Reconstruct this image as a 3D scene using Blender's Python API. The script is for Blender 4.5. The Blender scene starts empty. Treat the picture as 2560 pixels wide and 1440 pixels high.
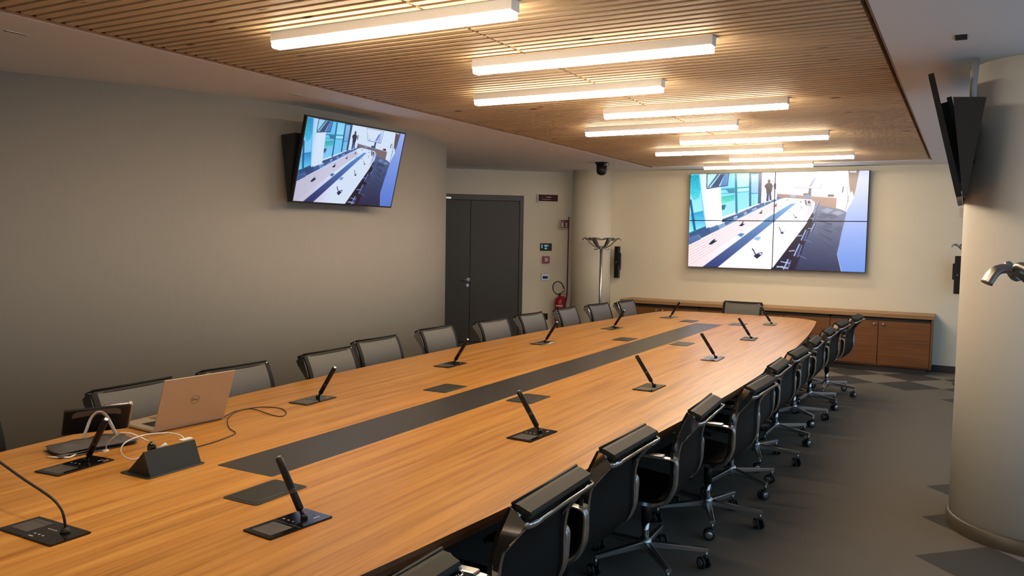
import bpy, math, random
import numpy as np
from mathutils import Vector, Matrix
random.seed(7)
S = bpy.context.scene
COL = S.collection
PI = math.pi

# ------------------------------------------------------------------ camera
F, YAW, PITCH, ROLL, CH = 2051.78, 0.5034, 0.0640, 0.0168, 1.682
fw = Vector((-math.sin(YAW)*math.cos(PITCH), math.cos(YAW)*math.cos(PITCH), -math.sin(PITCH)))
rt = Vector((math.cos(YAW), math.sin(YAW), 0)); up = rt.cross(fw)
rt, up = rt*math.cos(ROLL)+up*math.sin(ROLL), up*math.cos(ROLL)-rt*math.sin(ROLL)
cd = bpy.data.cameras.new('camera'); cam = bpy.data.objects.new('camera', cd); COL.objects.link(cam)
cd.sensor_width = 36; cd.lens = F/2560*36; cd.clip_start = .05
M = Matrix((rt, up, -fw)).transposed().to_4x4(); M.translation = Vector((0, 0, CH))
cam.matrix_world = M
S.camera = cam
# ------------------------------------------------------------------ daylight, exposure
W = bpy.data.worlds.new('overcast_sky'); S.world = W; W.use_nodes = True
bg = W.node_tree.nodes['Background']; bg.inputs[0].default_value = (.42, .68, 1.0, 1); bg.inputs[1].default_value = 1.9
S.view_settings.view_transform = 'Standard'; S.view_settings.look = 'None'
S.view_settings.gamma = 1; S.view_settings.use_curve_mapping = False
S.view_settings.exposure = 0.0
LAMP = 47.0            # diffuser radiance
LAMP_COL = (1.0, .815, .585)
S.cycles.use_denoising = True; S.cycles.use_adaptive_sampling = True; S.cycles.adaptive_threshold = .02
S.cycles.max_bounces = 7; S.cycles.diffuse_bounces = 4; S.cycles.glossy_bounces = 4
S.cycles.caustics_reflective = False; S.cycles.caustics_refractive = False
S.cycles.sample_clamp_indirect = 4.0
# sky portals, one behind each window of the right-hand window wall
WIN_X = 1.75
WINS = [(-0.6, 1.7), (1.8, 4.1), (4.2, 6.5), (6.6, 8.9), (9.0, 11.3)]
for (a, b) in WINS:
    ld = bpy.data.lights.new('window_portal', 'AREA'); ld.shape = 'RECTANGLE'; ld.size = 2.45; ld.size_y = b-a
    ld.cycles.is_portal = True
    lo = bpy.data.objects.new('window_portal', ld); COL.objects.link(lo)
    lo.location = (WIN_X+.12, (a+b)/2, 1.3); lo.rotation_euler = (0, PI/2, 0)

# ------------------------------------------------------------------ helpers
def srgb(r, g, b):
    f = lambda c: (c/255/12.92) if c/255 <= .04045 else ((c/255+.055)/1.055)**2.4
    return (f(r), f(g), f(b), 1)

def mat(name, col, rough=.5, metal=0., spec=.5, emit=None, es=0., coat=0., noise=0., nscale=40., bump=0., bscale=200., stretch=(1, 1, 1)):
    m = bpy.data.materials.new(name); m.use_nodes = True
    N = m.node_tree.nodes; L = m.node_tree.links; b = N['Principled BSDF']
    b.inputs['Base Color'].default_value = col; b.inputs['Roughness'].default_value = rough
    b.inputs['Metallic'].default_value = metal; b.inputs['Specular IOR Level'].default_value = spec
    b.inputs['Coat Weight'].default_value = coat
    if emit: b.inputs['Emission Color'].default_value = emit; b.inputs['Emission Strength'].default_value = es
    tc = N.new('ShaderNodeTexCoord'); mp = N.new('ShaderNodeMapping'); mp.inputs['Scale'].default_value = stretch
    L.new(tc.outputs['Object'], mp.inputs[0])
    nz = N.new('ShaderNodeTexNoise'); nz.inputs['Scale'].default_value = nscale; nz.inputs['Detail'].default_value = 4
    L.new(mp.outputs[0], nz.inputs['Vector'])
    if noise > 0:
        hs = N.new('ShaderNodeMix'); hs.data_type = 'RGBA'
        hs.inputs['A'].default_value = tuple(c*(1-noise) for c in col[:3])+(1,)
        hs.inputs['B'].default_value = tuple(min(1, c*(1+noise)) for c in col[:3])+(1,)
        L.new(nz.outputs['Fac'], hs.inputs['Factor']); L.new(hs.outputs['Result'], b.inputs['Base Color'])
    if bump > 0:
        n2 = N.new('ShaderNodeTexNoise'); n2.inputs['Scale'].default_value = bscale; n2.inputs['Detail'].default_value = 2
        L.new(mp.outputs[0], n2.inputs['Vector'])
        bp = N.new('ShaderNodeBump'); bp.inputs['Strength'].default_value = bump; bp.inputs['Distance'].default_value = .002
        L.new(n2.outputs['Fac'], bp.inputs['Height']); L.new(bp.outputs[0], b.inputs['Normal'])
    return m

def wood(name, c1, c2, c3, rough, axis='Y', strip=.09, seams=(), knots=False, varz=.35, grain=1.0, spec=.5):
    m = bpy.data.materials.new(name); m.use_nodes = True
    N = m.node_tree.nodes; L = m.node_tree.links; b = N['Principled BSDF']
    b.inputs['Roughness'].default_value = rough; b.inputs['Specular IOR Level'].default_value = spec
    tc = N.new('ShaderNodeTexCoord')
    sc = {'Y': (34, 1.0, 34), 'X': (1.0, 34, 34)}[axis]
    mp = N.new('ShaderNodeMapping'); mp.inputs['Scale'].default_value = sc
    L.new(tc.outputs['Object'], mp.inputs[0])
    n1 = N.new('ShaderNodeTexNoise'); n1.inputs['Scale'].default_value = 1.1*grain; n1.inputs['Detail'].default_value = 7; n1.inputs['Roughness'].default_value = .62; n1.inputs['Distortion'].default_value = .35
    L.new(mp.outputs[0], n1.inputs['Vector'])
    cr = N.new('ShaderNodeValToRGB'); e = cr.color_ramp.elements
    e[0].position = .30; e[0].color = c1; e[1].position = .72; e[1].color = c3
    x = cr.color_ramp.elements.new(.5); x.color = c2
    L.new(n1.outputs['Fac'], cr.inputs['Fac'])
    # strip to strip tone
    sp = N.new('ShaderNodeSeparateXYZ'); L.new(tc.outputs['Object'], sp.inputs[0])
    dv = N.new('ShaderNodeMath'); dv.operation = 'DIVIDE'; dv.inputs[1].default_value = strip
    L.new(sp.outputs['X' if axis == 'Y' else 'Y'], dv.inputs[0])
    fl = N.new('ShaderNodeMath'); fl.operation = 'FLOOR'; L.new(dv.outputs[0], fl.inputs[0])
    wn = N.new('ShaderNodeTexWhiteNoise'); wn.noise_dimensions = '1D'; L.new(fl.outputs[0], wn.inputs['W'])
    mr = N.new('ShaderNodeMapRange'); mr.inputs['To Min'].default_value = 1-varz*.5; mr.inputs['To Max'].default_value = 1+varz*.5
    L.new(wn.outputs['Value'], mr.inputs['Value'])
    mul = N.new('ShaderNodeVectorMath'); mul.operation = 'SCALE'
    L.new(cr.outputs[0], mul.inputs[0]); L.new(mr.outputs[0], mul.inputs['Scale'])
    out = mul.outputs[0]
    for s in seams:
        su = N.new('ShaderNodeMath'); su.operation = 'SUBTRACT'; su.inputs[1].default_value = s; L.new(sp.outputs[axis], su.inputs[0])
        ab = N.new('ShaderNodeMath'); ab.operation = 'ABSOLUTE'; L.new(su.outputs[0], ab.inputs[0])
        gt = N.new('ShaderNodeMath'); gt.operation = 'LESS_THAN'; gt.inputs[1].default_value = .0015; L.new(ab.outputs[0], gt.inputs[0])
        mx = N.new('ShaderNodeMix'); mx.data_type = 'RGBA'; mx.inputs['B'].default_value = (.12, .055, .02, 1)
        L.new(gt.outputs[0], mx.inputs['Factor']); L.new(out, mx.inputs['A']); out = mx.outputs['Result']
    if knots:
        vm = N.new('ShaderNodeMapping'); vm.inputs['Scale'].default_value = (2.2, 11, 11)
        L.new(tc.outputs['Object'], vm.inputs[0])
        vo = N.new('ShaderNodeTexVoronoi'); vo.inputs['Scale'].default_value = 1.0; L.new(vm.outputs[0], vo.inputs['Vector'])
        kr = N.new('ShaderNodeMapRange'); kr.inputs['From Min'].default_value = .05; kr.inputs['From Max'].default_value = .11
        kr.inputs['To Min'].default_value = 1; kr.inputs['To Max'].default_value = 0; L.new(vo.outputs['Distance'], kr.inputs['Value'])
        mx = N.new('ShaderNodeMix'); mx.data_type = 'RGBA'; mx.inputs['B'].default_value = (.05, .02, .01, 1)
        L.new(kr.outputs[0], mx.inputs['Factor']); L.new(out, mx.inputs['A']); out = mx.outputs['Result']
    L.new(out, b.inputs['Base Color'])
    return m

MT = {}
def M_(k, *a, **kw): MT[k] = mat(k, *a, **kw)
M_('paint_cream', (.76, .70, .57, 1), .75, noise=.03, nscale=3, bump=.08, bscale=300)
M_('paint_white', (.80, .785, .77, 1), .8, noise=.02, nscale=2)
M_('column_white', (.80, .77, .70, 1), .6, noise=.02, nscale=3)
M_('wallpaper', (.40, .375, .325, 1), .7, noise=.04, nscale=60, stretch=(1, 1, .12), bump=.15, bscale=180)
M_('carpet', (.148, .130, .108, 1), .95, spec=.1, noise=.22, nscale=260, bump=.5, bscale=420)
M_('carpet_dark', (.068, .064, .060, 1), .95, spec=.1, noise=.25, nscale=260, bump=.5, bscale=420)
M_('carpet_light', (.200, .178, .148, 1), .95, spec=.1, noise=.2, nscale=260, bump=.5, bscale=420)
M_('skirting', (.045, .035, .03, 1), .45)
M_('skirting_bronze', (.065, .052, .036, 1), .45)
M_('door_grey', (.050, .047, .043, 1), .5, noise=.05, nscale=50)
M_('door_frame', (.060, .056, .052, 1), .45)
M_('inlay', (.030, .028, .027, 1), .30, spec=.5, noise=.06, nscale=30)
M_('flap', (.021, .022, .018, 1), .36, noise=.05, nscale=60)
M_('gloss_black', (.006, .006, .007, 1), .07, spec=.6)
M_('pad_screen', (.075, .070, .064, 1), .3)
M_('satin_black', (.008, .0075, .007, 1), .42, spec=.3)
M_('matte_black', (.010, .010, .011, 1), .6)
M_('chrome', (.62, .62, .64, 1), .09, metal=1)
M_('aluminium', (.60, .60, .60, 1), .32, metal=1)
M_('steel', (.30, .295, .29, 1), .38, metal=1)
M_('mesh_front', (.070, .068, .066, 1), .42, spec=.5, noise=.12, nscale=500, bump=.3, bscale=900)
M_('leather_black', (.005, .005, .005, 1), .55, spec=.18, bump=.25, bscale=260)
M_('leather_roll', (.016, .015, .011, 1), .55, spec=.2, noise=.1, nscale=80)
M_('rubber', (.012, .012, .012, 1), .5)
M_('wheel_grey', (.10, .10, .10, 1), .4)
M_('lamp_white', (.80, .80, .80, 1), .45)
M_('plastic_white', (.75, .74, .72, 1), .4)
M_('plastic_grey', (.35, .35, .35, 1), .4)
M_('led', (.9, .9, .9, 1), .5, emit=LAMP_COL+(1,), es=LAMP)
M_('exit_red', (.07, .010, .012, 1), .5, spec=.2)
M_('red_paint', (.32, .012, .018, 1), .28)
M_('red_dark', (.16, .012, .015, 1), .35)
M_('label_white', (.6, .58, .55, 1), .5)
M_('lcd_dark', (.01, .015, .02, 1), .1)
M_('lcd_glow', (.02, .02, .02, 1), .3, emit=(.25, .55, .65, 1), es=.45)
M_('laptop_silver', (.46, .385, .28, 1), .42, metal=.4)
M_('case_black', (.010, .009, .009, 1), .38, spec=.4)
M_('cutout_grey', (.14, .11, .085, 1), .5)
M_('stand_metal', (.55, .50, .42, 1), .35, metal=.5)
M_('keys', (.012, .012, .012, 1), .5)
M_('logo_dark', (.10, .095, .09, 1), .35, metal=.5)
M_('cloth_grey', (.075, .068, .066, 1), .85, noise=.3, nscale=30, bump=.4, bscale=120)
M_('cable_white', (.75, .72, .65, 1), .4)
M_('cable_black', (.02, .012, .012, 1), .4)
M_('glow_blue', (.01, .01, .02, 1), .1, emit=(.35, .5, 1, 1), es=.4)
M_('window_frame', (.09, .10, .11, 1), .4)
MT['table_wood'] = wood('table_wood', (.27, .105, .017, 1), (.46, .205, .040, 1), (.55, .280, .066, 1), .33, 'Y', .085, seams=(4.15, 7.15), varz=.14)
MT['cabinet_wood'] = wood('cabinet_wood', (.13, .046, .013, 1), (.18, .066, .019, 1), (.225, .09, .028, 1), .4, 'X', 9, varz=.0)
MT['worktop_wood'] = wood('worktop_wood', (.27, .14, .055, 1), (.34, .185, .075, 1), (.40, .225, .09, 1), .4, 'X', 9, varz=0)
MT['edge_wood'] = wood('edge_wood', (.13, .045, .015, 1), (.17, .062, .02, 1), (.21, .08, .028, 1), .4, 'Y', 9, varz=0)
MT['pine'] = wood('pine', (.58, .42, .25, 1), (.61, .445, .27, 1), (.64, .475, .295, 1), .6, 'X', .0733, knots=True, varz=.10, spec=.3, grain=.8)
MT['pine_dark'] = wood('pine_dark', (.26, .155, .075, 1), (.30, .18, .09, 1), (.34, .21, .105, 1), .7, 'X', .3, varz=.1, spec=.2)
gm = bpy.data.materials.new('window_glass'); gm.use_nodes = True
gn = gm.node_tree.nodes; gl = gm.node_tree.links; gn.remove(gn['Principled BSDF'])
gt_ = gn.new('ShaderNodeBsdfTransparent'); gg = gn.new('ShaderNodeBsdfGlossy'); gx = gn.new('ShaderNodeMixShader')
gt_.inputs[0].default_value = (.9, .95, .95, 1); gg.inputs['Roughness'].default_value = .02; gx.inputs[0].default_value = .07
gl.new(gt_.outputs[0], gx.inputs[1]); gl.new(gg.outputs[0], gx.inputs[2]); gl.new(gx.outputs[0], gn['Material Output'].inputs[0])
MT['window_glass'] = gm

class MB:
    """collects shapes and links them as one mesh object"""
    def __init__(s): s.v = []; s.f = []; s.mi = []; s.sm = []
    def add(s, vs, fs, mi=0, smooth=False):
        o = len(s.v); s.v += [tuple(v) for v in vs]
        for f in fs: s.f.append([i+o for i in f]); s.mi.append(mi); s.sm.append(smooth)
        return s
    def box(s, x0, x1, y0, y1, z0, z1, mi=0, T=None):
        vs = [Vector((x, y, z)) for z in (z0, z1) for y in (y0, y1) for x in (x0, x1)]
        if T: vs = [T @ v for v in vs]
        return s.add(vs, [(0, 2, 3, 1), (4, 5, 7, 6), (0, 1, 5, 4), (1, 3, 7, 5), (3, 2, 6, 7), (2, 0, 4, 6)], mi)
    def rbox(s, x0, x1, y0, y1, z0, z1, r=.004, mi=0, T=None, n=3):
        """box rounded in plan (vertical edges) with a small top and bottom chamfer"""
        pts = []
        for cx, cy, a0 in ((x1-r, y1-r, 0), (x0+r, y1-r, 90), (x0+r, y0+r, 180), (x1-r, y0+r, 270)):
            for k in range(n+1):
                a = math.radians(a0+90*k/n); pts.append((cx, cy, math.cos(a), math.sin(a)))
        ch = min(r*.5, (z1-z0)*.3); rings = []
        for z, rr in ((z0, r-ch), (z0+ch, r), (z1-ch, r), (z1, r-ch)):
            rings.append([Vector((cx+ca*rr, cy+sa*rr, z)) for cx, cy, ca, sa in pts])
        if T: rings = [[T @ v for v in q] for q in rings]
        m = len(pts); vs = sum(rings, []); fs = []
        for k in range(3):
            for i in range(m): fs.append((k*m+i, k*m+(i+1) % m, (k+1)*m+(i+1) % m, (k+1)*m+i))
        fs.append(tuple(reversed(range(m)))); fs.append(tuple(range(3*m, 4*m)))
        return s.add(vs, fs, mi)
    def lathe(s, prof, n=24, mi=0, T=None, smooth=True, cap=True):
        vs = []; fs = []
        for r, z in prof:
            for i in range(n):
                a = 2*PI*i/n; v = Vector((r*math.cos(a), r*math.sin(a), z)); vs.append(T @ v if T else v)
        for k in range(len(prof)-1):
            for i in range(n): fs.append((k*n+i, k*n+(i+1) % n, (k+1)*n+(i+1) % n, (k+1)*n+i))
        s.add(vs, fs, mi, smooth)
        if cap:
            o = len(s.v)-len(vs)
            s.f.append([o+i for i in reversed(range(n))]); s.mi.append(mi); s.sm.append(False)
            s.f.append([o+(len(prof)-1)*n+i for i in range(n)]); s.mi.append(mi); s.sm.append(False)
        return s
    def cyl(s, p0, p1, r0, r1=None, n=16, mi=0):
        p0 = Vector(p0); p1 = Vector(p1); d = p1-p0; q = d.to_track_quat('Z', 'Y').to_matrix().to_4x4(); q.translation = p0
        return s.lathe([(r0, 0), (r1 if r1 is not None else r0, d.length)], n, mi, q)
    def tube(s, pts, a, b=None, n=10, mi=0, side=None, closed=False, sq=False):
        """sweep of an ellipse / rectangle (a across, b along the other axis); a may be a list"""
        pts = [Vector(p) for p in pts]; m = len(pts); rings = []
        prev = Vector(side) if side else None
        for i, p in enumerate(pts):
            if closed: t = pts[(i+1) % m]-pts[i-1]
            else: t = pts[min(i+1, m-1)]-pts[max(i-1, 0)]
            t.normalize()
            if prev is None: prev = t.orthogonal()
            u = prev-t*prev.dot(t)
            if u.length < 1e-6: u = t.orthogonal()
            u.normalize(); w = t.cross(u)
            if not side: prev = u
            A = a[i] if isinstance(a, (list, tuple)) else a; B = (b[i] if isinstance(b, (list, tuple)) else b) if b is not None else A
            if sq: rings.append([p+u*A*x+w*B*y for x, y in ((1, .75), (.75, 1), (-.75, 1), (-1, .75), (-1, -.75), (-.75, -1), (.75, -1), (1, -.75))])
            else: rings.append([p+u*A*math.cos(2*PI*k/n)+w*B*math.sin(2*PI*k/n) for k in range(n)])
        k = len(rings[0]); vs = sum(rings, []); fs = []
        for j in range(m if closed else m-1):
            j2 = (j+1) % m
            for i in range(k): fs.append((j*k+i, j*k+(i+1) % k, j2*k+(i+1) % k, j2*k+i))
        if not closed: fs.append(tuple(reversed(range(k)))); fs.append(tuple((m-1)*k+i for i in range(k)))
        return s.add(vs, fs, mi, not sq)
    def prism(s, poly, z0, z1, mi=0, T=None, top_mi=None):
        n = len(poly); vs = [Vector((x, y, z)) for z in (z0, z1) for x, y in poly]
        if T: vs = [T @ v for v in vs]
        s.add(vs, [(i, (i+1) % n, n+(i+1) % n, n+i) for i in range(n)]+[tuple(reversed(range(n)))], mi)
        o = len(s.v)-2*n; s.f.append([o+n+i for i in range(n)]); s.mi.append(mi if top_mi is None else top_mi); s.sm.append(False)
        return s
    def build(s, name, mats, parent=None, T=None):
        me = bpy.data.meshes.new(name)
        me.from_pydata(s.v, [], s.f); me.validate(); me.update()
        for k in (mats if isinstance(mats, (list, tuple)) else [mats]): me.materials.append(MT[k] if isinstance(k, str) else k)
        if len(me.polygons) == len(s.mi):
            me.polygons.foreach_set('material_index', s.mi); me.polygons.foreach_set('use_smooth', s.sm)
        o = bpy.data.objects.new(name, me); COL.objects.link(o)
        if parent: o.parent = parent
        if T is not None: o.matrix_local = T
        return o

def tag(o, label=None, cat=None, group=None, kind=None):
    if label: o['label'] = label
    if cat: o['category'] = cat
    if group: o['group'] = group
    if kind: o['kind'] = kind
    return o
def empty(name, loc=(0, 0, 0), rz=0, label=None, cat=None, group=None):
    o = bpy.data.objects.new(name, None); COL.objects.link(o); o.empty_display_size = .1
    o.location = loc; o.rotation_euler = (0, 0, rz)
    return tag(o, label, cat, group)
def kids(o): return [c for c in COL.objects if c.parent == o]
def copy_tree(o, parent=None):
    c = o.copy(); COL.objects.link(c)
    if parent: c.parent = parent
    for ch in kids(o): copy_tree(ch, c)
    return c
def spline(P, n=6, closed=False):
    P = [Vector(p) for p in P]; out = []; m = len(P)
    rng = range(m) if closed else range(m-1)
    for i in rng:
        if closed: p0, p1, p2, p3 = P[i-1], P[i], P[(i+1) % m], P[(i+2) % m]
        else: p0, p1, p2, p3 = P[max(i-1, 0)], P[i], P[i+1], P[min(i+2, m-1)]
        for k in range(n):
            t = k/n
            out.append(.5*((2*p1)+(p2-p0)*t+(2*p0-5*p1+4*p2-p3)*t*t+(3*p1-p0-3*p2+p3)*t**3))
    if not closed: out.append(P[-1])
    return out
def struct(name, mb, mats): return tag(mb.build(name, mats), kind='structure')
def text_mb(txt, size, depth=.001):
    cu = bpy.data.curves.new('lettering', 'FONT'); cu.body = txt; cu.size = size; cu.extrude = depth; cu.align_x = 'CENTER'; cu.align_y = 'CENTER'
    ob = bpy.data.objects.new('lettering', cu); COL.objects.link(ob)
    dg = bpy.context.evaluated_depsgraph_get(); me = ob.evaluated_get(dg).to_mesh()
    vs = [v.co.copy() for v in me.vertices]; fs = [tuple(p.vertices) for p in me.polygons]
    ob.evaluated_get(dg).to_mesh_clear(); bpy.data.objects.remove(ob); bpy.data.curves.remove(cu)
    return vs, fs

H = 2.69; D = 11.965; SX0, SX1, SY0, SY1 = -4.02, -.405, -.9, 11.41
# ================================================================== ROOM
# floor: carpet tiles laid as diamonds, some of them darker or lighter
fl = MB(); fl.box(-8.6, WIN_X+.1, -1.2, D+.1, -.1, -.004)
def diamond(i, j, mi, z=0.0):
    cx = -.52+.355*i; cy = 10.6+.36*j
    return cx, cy
dark = {(0, 0), (-2, 0), (2, 0), (-1, 2), (1, 2), (-3, 2), (0, 2), (2, 2), (-2, 2), (-4, 2), (2, -2), (2, -12), (2, -14), (2, -16), (2, -18), (-4, 0), (3, -13), (3, -17), (4, -15)}
light = {(-1, 1), (1, 1), (-3, 1), (3, 1), (3, -15), (1, 3), (-1, 3)}
for i in range(-24, 9):
    for j in range(-34, 6):
        if (i+j) % 2: continue
        cx, cy = diamond(i, j, 0)
        if cy > D+.3: continue
        mi = 1 if (i, j) in dark else 2 if (i, j) in light else 0
        fl.add([(cx-.355, cy, 0), (cx, cy-.36, 0), (cx+.355, cy, 0), (cx, cy+.36, 0)], [(0, 1, 2, 3)], mi)
struct('floor', fl, ['carpet', 'carpet_dark', 'carpet_light'])
# ceiling ring around the slatted panel
c = MB()
c.box(-8.6, SX0, -1.2, D+.1, H, H+.25); c.box(SX1, WIN_X+.1, -1.2, D+.1, H, H+.25)
c.box(SX0, SX1, SY1, D+.1, H, H+.25); c.box(SX0, SX1, -1.2, SY0, H, H+.25); c.box(SX0, SX1, SY0, SY1, H+.14, H+.25)
struct('ceiling', c, 'paint_white')
# wall_back, wall_near, wall_right (piers above, below and between the windows)
struct('wall_back', MB().box(-5.15, WIN_X+.1, D, D+.12, 0, H), 'paint_cream')
struct('wall_near', MB().box(-8.6, WIN_X+.1, -1.2, -1.05, 0, H), 'paint_cream')
w = MB(); w.box(WIN_X, WIN_X+.1, -1.2, D+.1, 0, .12); w.box(WIN_X, WIN_X+.1, -1.2, D+.1, 2.52, H)
edges = [-1.2]+[q for ab in WINS for q in ab]+[D+.1]
for k in range(0, len(edges), 2): w.box(WIN_X, WIN_X+.1, edges[k], edges[k+1], .12, 2.52)
struct('wall_right', w, 'paint_cream')
for n, (a, b) in enumerate(WINS):
    f = MB()
    for y0, y1, z0, z1 in ((a, a+.06, .12, 2.52), (b-.06, b, .12, 2.52), (a, b, .12, .18), (a, b, 2.46, 2.52), ((a+b)/2-.03, (a+b)/2+.03, .12, 2.52), (a, b, 1.0, 1.05)):
        f.box(WIN_X+.01, WIN_X+.07, y0, y1, z0, z1)
    fo = struct('window_%d' % (n+1), f, 'window_frame')
    MB().box(WIN_X+.035, WIN_X+.041, a+.05, b-.05, .17, 2.47).build('pane', 'window_glass', fo)
# curved left wall: a bulging sheet with thickness
wl = spline([(-8.3, -1.05), (-7.2, .3), (-6.35, 1.7), (-5.85, 2.6), (-5.45, 3.25), (-5.08, 3.95), (-4.86, 4.5), (-4.74, 5.1), (-4.72, 5.7), (-4.78, 6.25), (-4.88, 6.8), (-5.04, 7.35), (-5.25, 7.85), (-5.48, 8.27), (-5.85, 8.62), (-6.4, 8.85), (-7.2, 8.95), (-8.3, 8.95)], 6) if False else \
     spline([(p[0], p[1], 0) for p in [(-8.3, -1.05), (-7.2, .3), (-6.35, 1.7), (-5.85, 2.6), (-5.45, 3.25), (-5.08, 3.95), (-4.86, 4.5), (-4.74, 5.1), (-4.72, 5.7), (-4.78, 6.25), (-4.88, 6.8), (-5.04, 7.35), (-5.25, 7.85), (-5.48, 8.27), (-5.85, 8.62), (-6.4, 8.85), (-7.2, 8.95), (-8.3, 8.95)]], 6)
def offset(P, d):
    o = []
    for i, p in enumerate(P):
        t = (P[min(i+1, len(P)-1)]-P[max(i-1, 0)]).normalized(); o.append(p+Vector((-t.y, t.x, 0))*d)
    return o
def wall_sheet(P, z0, z1, th):
    m = MB(); Q = offset(P, th); n = len(P)
    vs = [(p.x, p.y, z) for z in (z0, z1) for p in P]+[(p.x, p.y, z) for z in (z0, z1) for p in Q]
    fs = []
    for i in range(n-1):
        fs += [(i, i+1, n+i+1, n+i), (2*n+i+1, 2*n+i, 3*n+i, 3*n+i+1), (n+i, n+i+1, 3*n+i+1, 3*n+i), (i+1, i, 2*n+i, 2*n+i+1)]
    fs += [(0, n, 3*n, 2*n), (n-1, 3*n-1, 4*n-1, 2*n-1)]
    return m.add(vs, fs, 0, True)
struct('wall_left', wall_sheet(wl, 0, H, .12), 'wallpaper')
struct('baseboard_left', wall_sheet(offset(wl, -.012), 0, .08, .012), 'skirting')
# door wall, running diagonally to the pilaster in the corner
A = Vector((-7.035, 10.598, 0)); B = Vector((-5.501, 11.951, 0)); dr = (B-A).normalized(); nr = Vector((dr.y, -dr.x, 0))
TW = Matrix((dr, -nr, Vector((0, 0, 1)))).transposed().to_4x4(); TW.translation = A   # local: x along the wall, -y into the room
wd = MB()
wd.box(-1.9, -.52, 0, .15, 0, H, T=TW); wd.box(1.24, 2.35, 0, .15, 0, H, T=TW); wd.box(-.52, 1.24, 0, .15, 2.305, H, T=TW); wd.box(-.52, 1.24, .12, .15, 0, 2.305, T=TW)
struct('wall_door', wd, 'paint_cream')
bb = MB(); bb.box(1.24, 2.2, -.012, -.0005, 0, .09, T=TW); bb.box(-1.7, -.52, -.012, -.0005, 0, .09, T=TW); struct('baseboard_door', bb, 'skirting')
struct('wall_corridor', MB().box(-8.7, -8.3, -1.05, 10, 0, H), 'paint_cream')
# double door
df = MB(); df.box(-.52, -.46, -.015, .10, 0, 2.3, T=TW); df.box(1.18, 1.24, -.015, .10, 0, 2.3, T=TW); df.box(-.46, 1.18, -.015, .10, 2.22, 2.3, T=TW)
dfo = struct('door_1', df, 'door_frame')
l1 = MB().box(-.455, .396, .0, .045, .012, 2.212, T=TW).build('door_leaf', 'door_grey', dfo)
l2 = MB().box(.404, 1.175, .0, .045, .012, 2.212, T=TW).build('door_leaf', 'door_grey', dfo)
hd = MB()
hd.cyl(TW @ Vector((.375, -.0, .985)), TW @ Vector((.375, -.012, .985)), .026); hd.cyl(TW @ Vector((.375, -.01, .985)), TW @ Vector((.375, -.055, .985)), .010)
hd.tube([TW @ Vector(p) for p in ((.382, -.052, .986), (.33, -.053, .982), (.262, -.05, .978))], .011, .009)
hd.build('lever_handle', 'aluminium', l1)
MB().cyl(TW @ Vector((.365, 0, .896)), TW @ Vector((.365, -.012, .896)), .024).build('lock_rosette', 'aluminium', l1)
MB().rbox(-.20, .088, -.045, -.015, 2.228, 2.258, .006, T=TW).build('door_closer', 'aluminium', dfo)

# big round column and corner pilaster
struct('wall_column', MB().lathe([(.47, 0), (.47, H+.05)], 64, T=Matrix.Translation((.45, 5.6, 0))), 'column_white')
struct('baseboard_column', MB().lathe([(.485, .0), (.485, .075), (.471, .082)], 64, T=Matrix.Translation((.45, 5.6, 0)), cap=False), 'skirting_bronze')
struct('wall_pilaster', MB().lathe([(.31, 0), (.31, H+.05)], 48, T=Matrix.Translation((-5.1, 11.8, 0))), 'paint_cream')
struct('baseboard_back', MB().box(-4.8, WIN_X, D-.014, D-.0005, 0, .09), 'skirting')

# ================================================================== CEILING PANEL
panel = empty('slatted_ceiling_panel', (0, 0, 0), label='pale knotty pine slat panel set flush into the white ceiling above the table', cat='ceiling panel')
sl = MB()
y = SY0+.03; pitch = .0733
while y < SY1-.05:
    sl.box(SX0+.02, -2.219, y, y+.042, H+.010, H+.060); sl.box(-2.201, SX1-.035, y, y+.042, H+.010, H+.060); y += pitch
sl.build('slats', 'pine', panel)
MB().box(SX0+.002, SX1-.002, SY0+.002, SY1-.002, H+.10, H+.115).build('backing_board', 'pine_dark', panel)
bt = MB()
for x in (-3.7, -2.8, -1.6, -.7): bt.box(x-.02, x+.02, SY0+.01, SY1-.01, H+.060, H+.10)
bt.build('battens', 'pine_dark', panel)
MB().box(-2.235, -2.185, SY0+.01, SY1-.01, H+.045, H+.10).build('joint_batten', 'pine', panel)
fr = MB()
fr.box(SX1-.010, SX1-.002, SY0, SY1, H+.001, H+.1); fr.box(SX0+.002, SX0+.010, SY0, SY1, H+.001, H+.1)
fr.build('edge_trim', 'edge_wood', panel)

# linear lamps
LX = {0: -3.16, 1: -2.562}
def make_lamp():
    t = empty('linear_ceiling_lamp')
    MB().box(0, 1.403, -.034, .034, .032, .09).build('housing', 'lamp_white', t)
    d = MB(); n = 8
    sec = [(-.0345, .034)]+[(-.0345+.012*(1-math.cos(PI/2*k/n)), .012-.012*math.sin(PI/2*k/n)) for k in range(n+1)]+[(.0345-.012*(1-math.cos(PI/2*k/n)), .012-.012*math.sin(PI/2*k/n)) for k in range(n, -1, -1)]+[(.0345, .034)]
    m = len(sec); vs = [(x, yy, z) for x in (.003, 1.400) for yy, z in sec]
    d.add(vs, [(i, m+i, m+(i+1) % m, (i+1) % m) for i in range(m)]+[tuple(range(m)), tuple(reversed(range(m, 2*m)))])
    d.build('diffuser', 'led', t)
    for x in (-.004, 1.403): MB().box(x, x+.004, -.036, .036, .030, .092).build('end_cap', 'lamp_white', t)
    return t
lampdesc = ['nearest and largest in the photo, at the top', 'second from the camera, first of the right row', 'third from the camera, second of the left row', 'fourth from the camera, second of the right row', 'fifth from the camera, middle of the left row', 'sixth from the camera, third of the right row', 'seventh from the camera, last but one of the left row', 'eighth from the camera, last of the right row', 'ninth and farthest, just above the video wall']
protoL = None
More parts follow.
